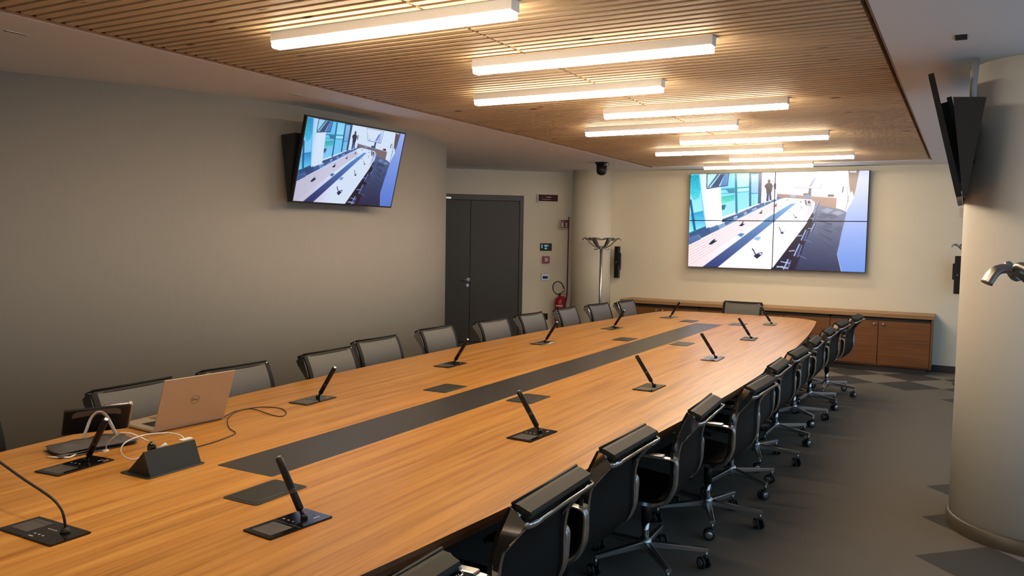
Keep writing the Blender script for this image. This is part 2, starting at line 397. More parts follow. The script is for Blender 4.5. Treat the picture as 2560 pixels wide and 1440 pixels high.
for i in range(-2, 9):
    yy = 3.172+.992*i
    if protoL is None: protoL = make_lamp(); o = protoL
    else: o = copy_tree(protoL)
    o.location = (LX[i % 2], yy, 2.620)
    lb = lampdesc[i] if i >= 0 else ['directly over the near table end, above the frame', 'over the camera, above the frame'][-i-1]
    tag(o, 'white linear ceiling lamp, '+lb, 'lamp', 'linear lamps under the slat ceiling')

# ceiling slots, sensor, dome camera
slots = [(-4.375, 2.55, .12, 'nearest the camera'), (-4.375, 4.585, .11, 'above the left television'), (-4.375, 6.70, .11, 'halfway along the curved wall'), (-4.34, 8.71, .11, 'before the door wall'), (-5.36, 9.88, .13, 'close to the grey door'), (-4.34, 10.77, .09, 'beside the dome camera')]
for x, yy, ln, d in slots:
    m = MB(); m.box(x-.012, x+.012, yy-ln/2, yy+ln/2, H-.0015, H-.0003)
    t = empty('ceiling_slot', (x, yy, H), label='short black slot in the white ceiling, '+d, cat='ceiling slot', group='slots in the white ceiling strip')
    o = MB().box(-.009, .009, -ln/2, ln/2, -.0015, -.0003).build('opening', 'matte_black', t)
    MB().box(.009, .012, -ln/2, ln/2, -.002, -.0003).build('lip', 'plastic_white', t)
t = empty('ceiling_sensor', (-.065, 4.63, H), label='small square black socket in the ceiling right of the slat panel', cat='sensor')
MB().box(-.032, .032, -.062, .062, -.003, -.0004).build('frame', 'plastic_white', t); MB().box(-.026, .026, -.056, .056, -.006, -.003).build('opening', 'matte_black', t)
t = empty('dome_camera', (-4.37, 10.40, H), label='black dome surveillance camera hanging from the white ceiling near the corner pilaster', cat='camera')
MB().rbox(-.075, .075, -.075, .075, -.03, -.0005, .03).build('mount', 'satin_black', t)
MB().rbox(.02, .10, -.05, .05, -.055, -.015, .012).build('bracket', 'steel', t)
MB().lathe([(.005, -.175), (.035, -.170), (.060, -.150), (.070, -.12), (.072, -.03)], 28).build('housing', 'satin_black', t)
MB().lathe([(.018, -.079), (.018, -.069)], 16, T=Matrix.Rotation(PI/2, 4, 'X') @ Matrix.Translation((0, -.11, .145))).build('lens', 'gloss_black', t)

# ================================================================== SCREEN PICTURE (what the displays show)
PX = {'tl': (203, 150), 'tr': (2210, 118), 'br': (2165, 1265), 'bl': (180, 1190)}
def homog(src, dst):
    R_ = []
    for (x, y), (u, v) in zip(src, dst):
        R_.append([x, y, 1, 0, 0, 0, -u*x, -u*y, -u]); R_.append([0, 0, 0, x, y, 1, -v*x, -v*y, -v])
    return np.linalg.svd(np.array(R_, float))[2][-1].reshape(3, 3)
HM = homog([PX['tl'], PX['tr'], PX['br'], PX['bl']], [(0, 0), (1, 0), (1, 1), (0, 1)])
GW, GH, SS = 480, 270, 2
def picture(gain=1.0):
    w, h = GW*SS, GH*SS
    img = np.zeros((h, w, 3)); img[:] = (238, 243, 252)
    X, Y = np.meshgrid((np.arange(w)+.5)/w, (np.arange(h)+.5)/h)
    rng = np.random.default_rng(3)
    def inside(P):
        P = np.array([[p[0], p[1], 1] for p in P], float) @ HM.T; P = P[:, :2]/P[:, 2:]
        m = np.zeros(X.shape, bool); n = len(P)
        for i in range(n):
            x1, y1 = P[i]; x2, y2 = P[i-1]
            if y1 == y2: continue
            c_ = ((y1 > Y) != (y2 > Y)) & (X < (x2-x1)*(Y-y1)/(y2-y1)+x1)
            m ^= c_
        return m
    def poly(P, col, col2=None, ax='y', nz=0):
        m = inside(P)
        if not m.any(): return
        if col2 is None: v = np.array(col, float)[None]*np.ones((m.sum(), 1))
        else:
            q = (Y if ax == 'y' else X)[m]; t_ = ((q-q.min())/(q.max()-q.min()+1e-9))[:, None]
            v = np.array(col, float)*(1-t_)+np.array(col2, float)*t_
        if nz: v = v+rng.normal(0, nz, (len(v), 1))
        img[m] = v
    def line(a, b, wd, col):
        a = np.array(a, float); b = np.array(b, float); d_ = b-a; n_ = np.array([-d_[1], d_[0]])/np.hypot(*d_)*wd/2
        poly([a+n_, b+n_, b-n_, a-n_], col)
    # daylight windows on the left of the picture
    poly([(190, 140), (1010, 130), (1000, 480), (565, 640), (180, 840)], (120, 222, 245), (185, 232, 250), nz=5)
    poly([(203, 160), (305, 155), (320, 300), (300, 420), (240, 450), (203, 380)], (25, 160, 190), (90, 220, 230), nz=38)
    poly([(203, 600), (380, 560), (380, 740), (200, 800)], (40, 150, 200), (150, 240, 255), nz=15)
    poly([(545, 410), (700, 385), (700, 450), (555, 490)], (60, 190, 190), (120, 230, 190), nz=18)
    poly([(730, 150), (865, 150), (865, 350), (735, 360)], (170, 235, 245), (190, 245, 250), nz=5)
    line((545, 325), (865, 300), 16, (60, 170, 190)); line((545, 375), (865, 350), 12, (90, 190, 200))
    poly([(600, 325), (700, 318), (705, 365), (640, 370)], (70, 140, 160))
    line((300, 150), (375, 760), 14, (130, 190, 215)); line((200, 440), (258, 800), 26, (25, 100, 140)); line((380, 740), (190, 815), 16, (40, 120, 150))
    line((712, 145), (725, 600), 24, (40, 125, 150)); line((875, 140), (878, 520), 24, (30, 110, 135)); line((870, 146), (1005, 140), 14, (60, 110, 130))
    line((990, 140), (985, 490), 38, (75, 85, 125)); line((885, 375), (975, 370), 8, (60, 130, 150)); poly([(890, 170), (965, 165), (965, 365), (892, 370)], (175, 215, 235), (150, 200, 225))
    line((915, 380), (915, 560), 6, (150, 190, 190))
    poly([(552, 505), (605, 500), (590, 550), (560, 565)], (60, 110, 140))
    line((190, 835), (1040, 487), 22, (50, 75, 110)); line((565, 665), (1040, 500), 10, (120, 150, 180))
    # pillar with a small television
    poly([(300, 140), (535, 140), (545, 300), (565, 745), (385, 775), (330, 400)], (200, 225, 250), (250, 252, 255), ax='x')
    poly([(382, 145), (640, 140), (622, 285), (382, 320)], (50, 60, 90)); poly([(392, 150), (630, 145), (614, 278), (390, 308)], (190, 235, 240))
    poly([(540, 150), (590, 150), (520, 290), (430, 300)], (70, 90, 120)); poly([(590, 150), (628, 146), (612, 278), (535, 288)], (100, 140, 200)); poly([(500, 150), (530, 150), (410, 300), (395, 300)], (90, 110, 130))
    # end wall with cabinets, television, person
    poly([(1010, 130), (1975, 110), (1975, 420), (1880, 560), (1800, 545), (1160, 470), (1000, 480)], (222, 235, 255), (250, 250, 252), ax='x')
    poly([(1300, 140), (1695, 138), (1665, 325), (1370, 315)], (150, 160, 170)); poly([(1306, 146), (1686, 144), (1655, 314), (1376, 306)], (250, 252, 252))
    poly([(1600, 190), (1660, 150), (1645, 312), (1560, 305)], (200, 210, 245)); line((1600, 200), (1540, 300), 22, (120, 120, 190)); line((1430, 280), (1390, 300), 6, (130, 130, 130)); line((1390, 240), (1360, 245), 5, (170, 170, 170))
    poly([(1170, 378), (1845, 432), (1838, 545), (1170, 520)], (150, 125, 120), (170, 125, 110)); line((1168, 378), (1848, 430), 8, (190, 170, 160))
    poly([(1468, 375), (1555, 375), (1560, 405), (1468, 400)], (60, 60, 80)); line((1545, 320), (1535, 400), 32, (60, 60, 90)); poly([(1745, 390), (1812, 390), (1812, 418), (1740, 414)], (50, 50, 60))
    line((1920, 300), (1908, 370), 16, (60, 60, 70)); poly([(1500, 390), (1545, 392), (1550, 440), (1470, 430), (1465, 400)], (110, 130, 165))
    poly([(1320, 395), (1380, 395), (1380, 425), (1320, 420)], (150, 165, 190))
    th = np.linspace(0, 2*PI, 12); poly([(1090+17*math.cos(q), 235+22*math.sin(q)) for q in th], (70, 55, 60))
    poly([(1070, 255), (1112, 255), (1132, 290), (1122, 350), (1112, 370), (1060, 370), (1058, 330), (1036, 285)], (62, 55, 66))
    line((1078, 365), (1072, 462), 24, (40, 50, 90)); line((1102, 365), (1108, 450), 22, (40, 50, 90)); line((1108, 262), (1130, 300), 18, (55, 50, 60)); line((1152, 262), (1152, 325), 14, (60, 60, 75))
    # right hand side: dark gap, curved wall
    poly([(1975, 115), (2110, 115), (2040, 410), (2000, 400), (1980, 260)], (120, 98, 92)); poly([(1980, 118), (2070, 116), (2060, 145), (1990, 140)], (190, 200, 210))
    # floor
    poly([(1600, 500), (1880, 555), (1960, 590), (1900, 830), (1850, 1060), (1900, 1262), (1100, 1240), (1480, 700)], (110, 122, 150), (42, 50, 84), nz=4)
    for dx, dy in ((1740, 570), (1860, 600), (1800, 640), (1740, 740), (1690, 640), (1880, 770)): poly([(dx-75, dy), (dx, dy-28), (dx+70, dy), (dx-5, dy+32)], (140, 152, 175) if (dx+dy) % 3 == 0 else (76, 88, 118))
    for k in range(6): poly([(1600+10*k, 600+70*k), (1800, 620+90*k), (1780, 640+90*k)], (62, 72, 106))
    poly([(1120, 1230), (1300, 980), (1560, 600), (1620, 610), (1500, 900), (1380, 1240)], (30, 26, 50), nz=4)
    poly([(2100, 115), (2212, 115), (2180, 1270), (1905, 1262), (1852, 1060), (1900, 820), (1965, 560), (2045, 400)], (190, 200, 245), (110, 145, 215))
    poly([(1975, 400), (2020, 350), (2040, 430), (1965, 560), (1950, 600), (1945, 560)], (225, 235, 250))
    line((1955, 290), (1975, 480), 8, (120, 130, 150)); line((1980, 400), (1945, 580), 7, (120, 120, 140))
    # table
    poly([(180, 945), (1150, 465), (1200, 440), (1270, 425), (1560, 448), (1600, 478), (1590, 560), (1500, 715), (1110, 1232), (170, 1195)], (236, 214, 214), (250, 250, 252), ax='x')
    for k in range(14): line((180, 960+17*k), (1150+6*k, 478+3*k), 5, (222, 192, 190) if k % 2 else (244, 228, 226))
    poly([(1560, 455), (1600, 480), (1560, 570), (1500, 690), (1520, 560)], (225, 205, 225))
    poly([(1330, 490), (1390, 486), (1130, 700), (500, 1215), (320, 1215), (1090, 640)], (120, 170, 215), (52, 62, 112))
    # chairs on the left, microphones, flaps
    poly([(186, 862), (420, 765), (575, 700), (1040, 500), (1205, 425), (1160, 462), (600, 737), (185, 942)], (126, 152, 190), (150, 175, 205), ax='x')
    for a in ([(190, 870), (300, 828), (325, 880), (190, 945)], [(412, 758), (512, 718), (535, 770), (430, 818)], [(590, 690), (680, 645), (700, 665), (605, 725)], [(728, 605), (800, 582), (812, 620), (740, 655)], [(832, 555), (895, 540), (905, 570), (845, 605)], [(945, 510), (1035, 485), (1045, 510), (955, 548)], [(1045, 480), (1105, 462), (1112, 482), (1052, 508)], [(1112, 455), (1160, 440), (1165, 460), (1118, 478)], [(1165, 415), (1205, 408), (1212, 435), (1172, 450)]):
        poly(a, (92, 122, 165), (70, 95, 140))
    poly([(190, 830), (420, 745), (430, 820), (330, 870), (300, 825), (190, 868)], (62, 88, 130)); poly([(570, 680), (700, 650), (680, 640), (590, 690)], (70, 100, 140))
    for (a, b, c_, d_) in (((410, 940), (455, 895), (510, 900), (440, 945)), ((750, 732), (780, 708), (818, 710), (790, 736)), ((975, 602), (995, 588), (1020, 590), (1000, 606)), ((1140, 520), (1155, 508), (1172, 510), (1160, 524))): poly([a, b, c_, d_], (35, 38, 70))
    line((445, 925), (480, 880), 12, (25, 25, 45)); line((778, 722), (803, 682), 9, (25, 25, 45)); line((992, 598), (1015, 565), 7, (40, 40, 60)); line((1150, 516), (1168, 488), 7, (60, 60, 90)); line((1283, 462), (1293, 440), 6, (70, 70, 90))
    poly([(735, 838), (775, 815), (820, 822), (780, 860)], (85, 130, 175)); poly([(915, 885), (955, 855), (1005, 860), (975, 902)], (140, 185, 215)); poly([(1165, 565), (1190, 556), (1210, 560), (1185, 572)], (190, 205, 215)); poly([(1295, 580), (1315, 572), (1335, 578), (1310, 588)], (170, 190, 200))
    poly([(918, 1075), (965, 1045), (1010, 1065), (960, 1108)], (40, 45, 85)); line((950, 1070), (905, 990), 11, (25, 25, 50)); line((970, 1045), (1020, 1035), 9, (70, 75, 100)); line((1018, 1035), (1010, 1060), 8, (70, 75, 100))
    line((1225, 815), (1195, 745), 8, (60, 60, 90)); poly([(1208, 815), (1235, 800), (1255, 815), (1230, 828)], (50, 55, 90)); line((1235, 795), (1275, 790), 5, (150, 150, 160))
    poly([(1365, 650), (1385, 638), (1405, 645), (1385, 662)], (80, 120, 125)); line((1375, 640), (1350, 605), 6, (80, 90, 100)); line((1452, 552), (1440, 515), 6, (80, 90, 100)); line((1430, 480), (1442, 468), 10, (60, 70, 100))
    poly([(1480, 450), (1500, 450), (1515, 510), (1495, 510)], (70, 65, 85)); poly([(1515, 458), (1545, 458), (1552, 492), (1520, 495)], (75, 40, 60)); poly([(1490, 500), (1560, 500), (1555, 520), (1500, 520)], (150, 170, 170))
    # chairs on the right
    for k, (cx_, cy_, s_) in enumerate(((1270, 1190, 1.25), (1400, 1010, 1.15), (1475, 840, 1.0), (1578, 760, .72), (1590, 655, .62), (1600, 590, .5), (1620, 525, .4), (1640, 480, .35))):
        poly([(cx_-30*s_, cy_+60*s_), (cx_+25*s_, cy_-60*s_), (cx_+50*s_, cy_-50*s_), (cx_+5*s_, cy_+70*s_)], (50, 58, 100))
        line((cx_-30*s_, cy_+60*s_), (cx_+25*s_, cy_-62*s_), 9*s_+2, (180, 195, 225)); line((cx_+50*s_, cy_-50*s_), (cx_+8*s_, cy_+70*s_), 7*s_+2, (110, 120, 165))
        line((cx_-80*s_, cy_+10*s_), (cx_-20*s_, cy_+5*s_), 9*s_+2, (160, 175, 205)); line((cx_+10*s_, cy_+50*s_), (cx_+90*s_, cy_+85*s_), 7*s_, (110, 115, 150))
    line((1175, 1195), (1300, 1215), 12, (190, 200, 220)); line((1215, 1140), (1320, 1160), 10, (190, 200, 220))
    img = np.clip(img, 0, 255).reshape(GH, SS, GW, SS, 3).mean((1, 3))
    p = np.pad(img, ((1, 1), (1, 1), (0, 0)), 'edge'); img = .6*img+.1*(p[:-2, 1:-1]+p[2:, 1:-1]+p[1:-1, :-2]+p[1:-1, 2:])
    lin = (img/255.)**2.2; k_ = np.clip((lin.mean(-1, keepdims=True)-.72)/.22, 0, 1)
    return lin*(1+.9*k_*k_)*np.array([.96, .98, 1.04])*gain
def screen_mesh(name, w, h, img, material, parent, T):
    vx = np.linspace(-w/2, w/2, GW+1); vz = np.linspace(h/2, -h/2, GH+1)
    co = np.zeros((GH+1, GW+1, 3)); co[..., 0] = vx[None]; co[..., 2] = vz[:, None]
    idx = np.arange((GH+1)*(GW+1)).reshape(GH+1, GW+1)
    q = np.stack([idx[:-1, :-1], idx[1:, :-1], idx[1:, 1:], idx[:-1, 1:]], -1).reshape(-1, 4)
    me = bpy.data.meshes.new(name); me.vertices.add(len(co.reshape(-1, 3))); me.vertices.foreach_set('co', co.ravel())
    me.loops.add(q.size); me.loops.foreach_set('vertex_index', q.ravel().astype(np.int32))
    me.polygons.add(len(q)); me.polygons.foreach_set('loop_start', np.arange(0, q.size, 4, dtype=np.int32))
    me.update(calc_edges=True)
    ca = me.color_attributes.new('picture', 'FLOAT_COLOR', 'CORNER')
    cf = np.ones((GH*GW, 4, 4)); cf[..., :3] = img.reshape(-1, 1, 3); ca.data.foreach_set('color', cf.ravel())
    me.materials.append(material)
    o = bpy.data.objects.new(name, me); COL.objects.link(o); o.parent = parent; o.matrix_local = T
    return o
def screen_mat(name, strength):
    m = bpy.data.materials.new(name); m.use_nodes = True; N = m.node_tree.nodes; b = N['Principled BSDF']
    b.inputs['Base Color'].default_value = (.01, .01, .012, 1); b.inputs['Roughness'].default_value = .25
    at = N.new('ShaderNodeAttribute'); at.attribute_name = 'picture'; m.node_tree.links.new(at.outputs['Color'], b.inputs['Emission Color'])
    b.inputs['Emission Strength'].default_value = strength
    return m
img_big = picture()
img_tv = np.clip(picture(1.0), 0, 1)**1.12*np.array([.66, .78, .96])

# video wall: four panels in a 2 x 2 block
vw = empty('video_wall', (-2.364, D, 1.945), label='large wall display of four joined screens showing this meeting room, over the cabinets', cat='screen')
for (sx, sz) in ((-1, 1), (1, 1), (-1, -1), (1, -1)):
    MB().box(min(0, sx*1.21)+.001, max(0, sx*1.21)-.001, -.12, -.03, min(0, sz*.68)+.001, max(0, sz*.68)-.001).build('screen_panel', 'satin_black', vw)
MB().box(-.9, .9, -.03, -.001, -.5, .5).build('wall_bracket', 'satin_black', vw)
sm_big = screen_mat('video_wall_picture', 1.15)
pi_ = 0
for r_ in range(2):
    for c_ in range(2):
        sub = img_big[r_*GH//2:(r_+1)*GH//2, c_*GW//2:(c_+1)*GW//2]
        g0, g1 = GW, GH; GW, GH = sub.shape[1], sub.shape[0]
        pn = [k for k in kids(vw) if k.name.startswith('screen_panel')][r_*2+c_]
        screen_mesh('screen_image', 1.21-.012, .68-.012, sub, sm_big, pn, Matrix.Translation(((-.605, .605)[c_], -.1206, (.34, -.34)[r_])))
        GW, GH = g0, g1

# televisions on tilting mounts
def make_tv(img, lit):
    t = empty('wall_television')
    TILT = .243; R_ = Matrix.Rotation(TILT, 4, 'X')          # local: screen faces -y, top leans forward
    MB().box(-.60, .60, -.012, .016, -.34, .34).build('bezel', 'satin_black', t, R_)
    b = MB(); b.box(-.40, .40, .016, .05, -.26, .20); b.box(-.42, -.38, .05, .075, -.22, .22); b.box(.38, .42, .05, .075, -.22, .22)
    b.build('rear_housing', 'matte_black', t, R_)
    if lit: screen_mesh('screen_image', 1.176, .656, img, screen_mat('television_picture', .95), t, R_ @ Matrix.Translation((0, -.0126, 0)))
    else: MB().box(-.588, .588, -.0135, -.0121, -.328, .328).build('screen_glass', 'gloss_black', t, R_)
    for s in (-1, 1):
        wb = MB(); x0, x1 = sorted((s*.60, s*.52))
        # wedge shaped side cheek, deep at the top
        T = Matrix(((0, 0, 1, 0), (1, 0, 0, 0), (0, 1, 0, 0), (0, 0, 0, 1)))
        wb.prism([(.03, .20), (.185, .19), (.115, -.33), (.10, -.33)], x0, x1, T=T)
        wb.build('mount_cheek', 'matte_black', t)
    MB().box(-.51, .51, .085, .15, -.12, .12).build('mount_rail', 'matte_black', t)
    if not lit: MB().rbox(-.60, -.50, .01, .075, .205, .275, .008).build('mount_latch', 'matte_black', t)
    if not lit: MB().box(-.595, -.56, .08, .10, -.41, -.345).build('port_box', 'plastic_white', t)
    return t
t = make_tv(img_tv, True); t.location = (-4.505, 5.375, 2.244); t.rotation_euler = (0, 0, PI/2-.041)
tag(t, 'tilted flat television showing this meeting room, mounted on the curved taupe wall', 'television')
t2 = make_tv(None, False); t2.location = (-.125, 5.60, 2.257); t2.rotation_euler = (0, 0, -PI/2)
tag(t2, 'black television seen edge on, tilted from the round white column', 'television')
tag(MB().tube([(-.0, 5.17, 2.42), (.0, 5.18, 2.55), (.005, 5.19, 2.685)], .018, .018).build('cable_conduit', 'plastic_grey'), 'short pale grey cable duct rising to the ceiling above the column television', 'cable duct')

# slim loudspeakers on the back wall
def speaker(x, z0, z1, label, flip):
    t = empty('wall_loudspeaker', (x, D, (z0+z1)/2), label=label, cat='loudspeaker', group='loudspeakers either side of the video wall')
    h = (z1-z0)/2
    MB().rbox(-.035, .035, -.17, -.09, -h, h, .006).build('cabinet', 'satin_black', t)
    b = MB(); b.box(-.012, .012, -.09, -.001, -h*.5, h*.5); b.box(flip*.035-.0, flip*.035+flip*.022, -.15, -.12, -h*.25, h*.6) if flip > 0 else b.box(-.057, -.035, -.15, -.12, -h*.25, h*.6)
    b.build('bracket', 'matte_black', t)
    MB().cyl((0, -.1705, -.0), (0, -.173, -.0), .006).build('badge', 'plastic_white', t)
    return t
speaker(-4.68, 1.057, 1.54, 'slim black loudspeaker on the back wall beside the coat stand', 1)
speaker(-.075, 1.036, 1.516, 'slim black loudspeaker on the back wall, half behind the round column', -1)

# ================================================================== CABINETS
YF = 11.515
tag(MB().rbox(-4.49, -.30, YF-.012, D-.002, .712, .76, .006).build('worktop', 'worktop_wood'), 'long light brown wooden top running over all the low cabinets', 'worktop')
tag(MB().box(-4.42, -.38, YF+.06, D-.02, .0, .079).build('cabinet_plinth', 'skirting'), 'recessed black plinth under the row of low cabinets', 'plinth')
def cabinet(x0, x1, xm, knobs, label):
    t = empty('low_cabinet', ((x0+x1)/2, YF, 0), label=label, cat='cabinet', group='low cabinets along the back wall'); cx = (x0+x1)/2
    b = MB(); b.box(x0-cx+.001, x0-cx+.02, .02, .44, .08, .685); b.box(x1-cx-.02, x1-cx-.001, .02, .44, .08, .685)
    b.box(x0-cx+.02, x1-cx-.02, .02, .44, .08, .10); b.box(x0-cx+.02, x1-cx-.02, .02, .44, .665, .685); b.box(x0-cx+.02, x1-cx-.02, .42, .44, .1, .665); b.box(x0-cx+.004, x1-cx-.004, .012, .03, .668, .6845, 1)
    b.box(x0-cx+.02, x1-cx-.02, .035, .44, .6851, .711, 1)
    b.build('body', ['cabinet_wood', 'matte_black'], t)
    sp_ = [x0]+([xm] if xm else [])+[x1]
    for i in range(len(sp_)-1):
        d = MB().box(sp_[i]-cx+.004, sp_[i+1]-cx-.004, 0, .018, .102, .664).build('door', 'cabinet_wood', t)
        kx = knobs[i]-cx
        MB().lathe([(.007, 0), (.007, .018), (.015, .022), (.016, .032), (.010, .038)], 14, T=Matrix.Translation((kx, 0, .625)) @ Matrix.Rotation(PI/2, 4, 'X')).build('knob', 'aluminium', d)
    return t
cabinet(-1.525, -.335, -.94, [-.99, -.88], 'reddish wooden low cabinet with two doors, rightmost of the row, fully visible')
cabinet(-2.705, -1.527, -2.12, [-2.17, -2.06], 'reddish wooden low cabinet right of the head chair, partly behind right chairs')
cabinet(-3.29, -2.707, None, [-3.24], 'narrow single door low cabinet directly behind the head chair')
cabinet(-4.455, -3.292, -3.87, [-3.92, -3.82], 'reddish wooden low cabinet at the left end of the row near the coat stand')
MB_end = MB().box(-.333, -.315, YF+.0, D-.01, .08, .711); tag(MB_end.build('end_panel', 'cabinet_wood'), 'thin wooden side panel closing the right end of the cabinet row', 'panel')

# ================================================================== TABLE
CX, CY, HL = -2.45, 5.62, 4.76
def hw(y): return 1.235-.19*((y-CY)/3.75)**2
def outline(inset=0):
    pts = []; R_ = .42; ye = HL-inset
    xe = hw(CY+ye)-inset
    # right side going up, far corner, left side going down, near corner
    right = [(hw(CY+q)-inset, q) for q in np.linspace(-(ye-R_), ye-R_, 26)]
    x1 = right[-1][0]
    far = [(x1-R_*(1-math.cos(a))*1.2, ye-R_+R_*math.sin(a)) for a in np.linspace(0.12, PI/2, 12)]
    far += [(far[-1][0]*k, ye+.02*(1-k*k)) for k in (.66, .33)]
    q = right+far+[(0, ye+.02)]
    q = [(x, y_) for x, y_ in q]
    full = q+[(-x, y_) for x, y_ in reversed(q[:-1])]
    # full now: right side bottom->top, across far end, left side top->bottom ; add near end
    near = [(-x, -y_) for x, y_ in far]+[(0, -(ye+.02))]+[(x, -y_) for x, y_ in reversed(far)]
    near = [(-x, -y_) for x, y_ in far]
    full += near+[(0, -(ye+.02))]+[(x, -y_) for x, y_ in reversed(far)]
    return [(CX+x, CY+y_) for x, y_ in full]
table = empty('conference_table', (0, 0, 0), label='very long boat shaped wooden conference table with a dark central inlay strip', cat='table')
tp = MB(); o1 = outline(.0); o2 = outline(.012); n = len(o1)
vs = [(x, y_, .7395) for x, y_ in o1]+[(x, y_, .722) for x, y_ in o1]+[(x, y_, .695) for x, y_ in o2]
tp.add(vs, [tuple(range(n))], 0); tp.add(vs, [(i, n+i, n+(i+1) % n, (i+1) % n) for i in range(n)]+[(n+i, 2*n+i, 2*n+(i+1) % n, n+(i+1) % n) for i in range(n)]+[tuple(reversed(range(2*n, 3*n)))], 1)
tp.build('tabletop', ['table_wood', 'edge_wood'], table)
MB().rbox(-2.598, -2.293, 2.277, 8.99, .7385, .7402, .012).build('inlay_strip', 'inlay', table)
for yy in (2.3, 4.4, 6.9, 9.0):
    MB().box(CX-.62, CX+.62, yy-.03, yy+.03, .0, .695).build('leg_panel', 'satin_black', table)
MB().box(CX-.02, CX+.02, 2.33, 8.97, .25, .64).build('modesty_panel', 'matte_black', table)

# flush socket flaps and the one that stands open
def flap(x, yy, label):
    t = empty('socket_flap', (x, yy, .7403), label=label, cat='socket flap', group='flush socket flaps along the inlay')
    MB().rbox(-.083, .083, -.128, .128, 0, .0022, .012).build('frame', 'flap', t)
    MB().rbox(-.068, .068, -.112, .112, .0023, .0032, .006).build('lid', 'flap', t)
    MB().box(.060, .063, -.09, .03, .0033, .0037).build('finger_edge', 'steel', t)
for x, yy, d in ((-2.175, 2.13, 'nearest one right of the inlay, by the front microphone'), (-2.75, 4.17, 'left of the inlay, second row from the near end'), (-2.175, 4.17, 'right of the inlay, second row from the near end'), (-2.72, 7.12, 'left of the inlay, third row from the near end'), (-2.175, 7.12, 'right of the inlay, third row, shining bluish'), (-2.72, 9.14, 'left of the inlay at the far table end'), (-2.165, 9.14, 'right of the inlay at the far table end')):
    flap(x, yy, 'closed dark socket flap, '+d)
pf = empty('open_socket_flap', (-2.74, 2.14, .7403), label='dark green tent shaped socket box standing open in the table by the laptop', cat='socket flap')
MB().rbox(-.085, .085, -.135, .135, 0, .003, .012).build('frame', 'flap', pf)
T = Matrix(((1, 0, 0, 0), (0, 0, 1, 0), (0, 1, 0, 0), (0, 0, 0, 1)))
MB().prism([(.072, .003), (.078, .003), (.040, .094), (.032, .094)], -.118, .118, T=T).build('lid', 'flap', pf)
MB().prism([(-.066, .003), (.071, .003), (.032, .088), (.026, .088)], -.112, .112, T=T).build('socket_block', 'matte_black', pf)

# microphone units
def mic_unit(x, yy, rz, lean, label, lit=False):
    t = empty('microphone_unit', (x, yy, .7403), rz, label=label, cat='microphone', group='built-in delegate microphones')
    MB().rbox(-.066, .066, -.128, .128, 0, .005, .003).build('base_plate', 'gloss_black', t)
    MB().rbox(-.045, .045, -.110, -.022, .0051, .0056, .003).build('touch_screen', 'pad_screen', t)
    MB().box(-.065, .065, -.0095, -.0080, .0051, .0057).build('divider', 'steel', t)
    b = MB()
    for k in range(3): b.rbox(-.045+.022*k, -.037+.022*k, .012, .018, .0051, .0056, .001)
    b.rbox(.030, .036, .075, .100, .0051, .0056, .001)
    b.build('touch_keys', 'plastic_grey', t)
    b0 = Vector((-.01*lean, .055, .005)); tip = b0+Vector((lean*.118, -.004, .178))
    d = (tip-b0).normalized()
    m = MB(); m.lathe([(.012, 0), (.012, .008), (.008, .014)], 16, T=Matrix.Translation(b0)); m.cyl(b0+d*.01, b0+d*.035, .006); m.build('swivel_joint', 'satin_black', t)
    m = MB(); q = d.to_track_quat('Z', 'Y').to_matrix().to_4x4(); q.translation = b0+d*.03
    m.lathe([(.009, 0), (.0125, .004), (.0125, .150), (.0125, .185), (.010, .190)], 20, T=q); wand = m.build('wand', 'satin_black', t)
    m = MB()
    for zz in (.062, .067, .072): m.lathe([(.0127, zz), (.0127, zz+.0010)], 20, T=q, cap=False)
    m.build('rings', 'steel', wand)
    MB().lathe([(.0095, .1903), (.0095, .1915), (.007, .193)], 16, T=q).build('grille', 'aluminium', wand)
    return t
nth = ['nearest', 'second', 'third', 'fourth', 'fifth', 'farthest']
ys = [1.93, 3.41, 4.90, 6.38, 7.86, 9.38]
Rx = [-1.87, -1.755, -1.70, -1.70, -1.755, -1.87]
for k in range(6):
    rz = math.atan(.19*2*(ys[k]-CY)/3.75**2)
    mic_unit(Rx[k], ys[k], rz, -1, 'black stick microphone leaning left, %s from the camera in the right row' % nth[k])
for k in range(6):
    rz = -math.atan(.19*2*(ys[k]-CY)/3.75**2)
    mic_unit(-4.9-Rx[k]-.02, ys[k]+.045, rz, 1, 'black stick microphone leaning right, %s from the camera in the left row' % nth[k])
g = empty('gooseneck_microphone', (-2.463, 1.49, .7403), label='chairman microphone with long thin gooseneck at the near table end, lower left', cat='microphone')
MB().rbox(-.135, .135, -.066, .066, 0, .005, .003).build('base_plate', 'gloss_black', g)
MB().rbox(-.115, -.030, -.038, .048, .0051, .0056, .003).build('touch_screen', 'pad_screen', g)
for k in range(3): MB().rbox(.0+.020*k, .008+.020*k, -.035, -.028, .0051, .0056, .001).build('touch_key', 'plastic_grey', g)
for k in range(4): MB().rbox(.0+.012*k, .006+.012*k, .010, .016, .0051, .0056, .001).build('touch_key', 'plastic_grey', g)
MB().rbox(.0, .022, -.052, -.047, .0051, .0056, .001).build('status_mark', 'plastic_grey', g)
nk = MB(); nk.lathe([(.016, .005), (.013, .012), (.008, .022)], 16, T=Matrix.Translation((.075, .02, 0)))
P = spline([(.075, .02, .015), (.078, .015, .05), (.065, .012, .082), (.015, .01, .110), (-.12, .01, .143), (-.25, .01, .178), (-.40, .01, .215)], 6)
nk.tube(P, .0042, .0042, 8); nk.build('gooseneck', 'matte_black', g)
q = (Vector((-.40, .01, .215))-Vector((-.25, .01, .178))).to_track_quat('Z', 'Y').to_matrix().to_4x4(); q.translation = Vector((-.40, .01, .215))
MB().lathe([(.005, 0), (.010, .01), (.011, .05), (.006, .06)], 16, T=q).build('capsule', 'matte_black', g)

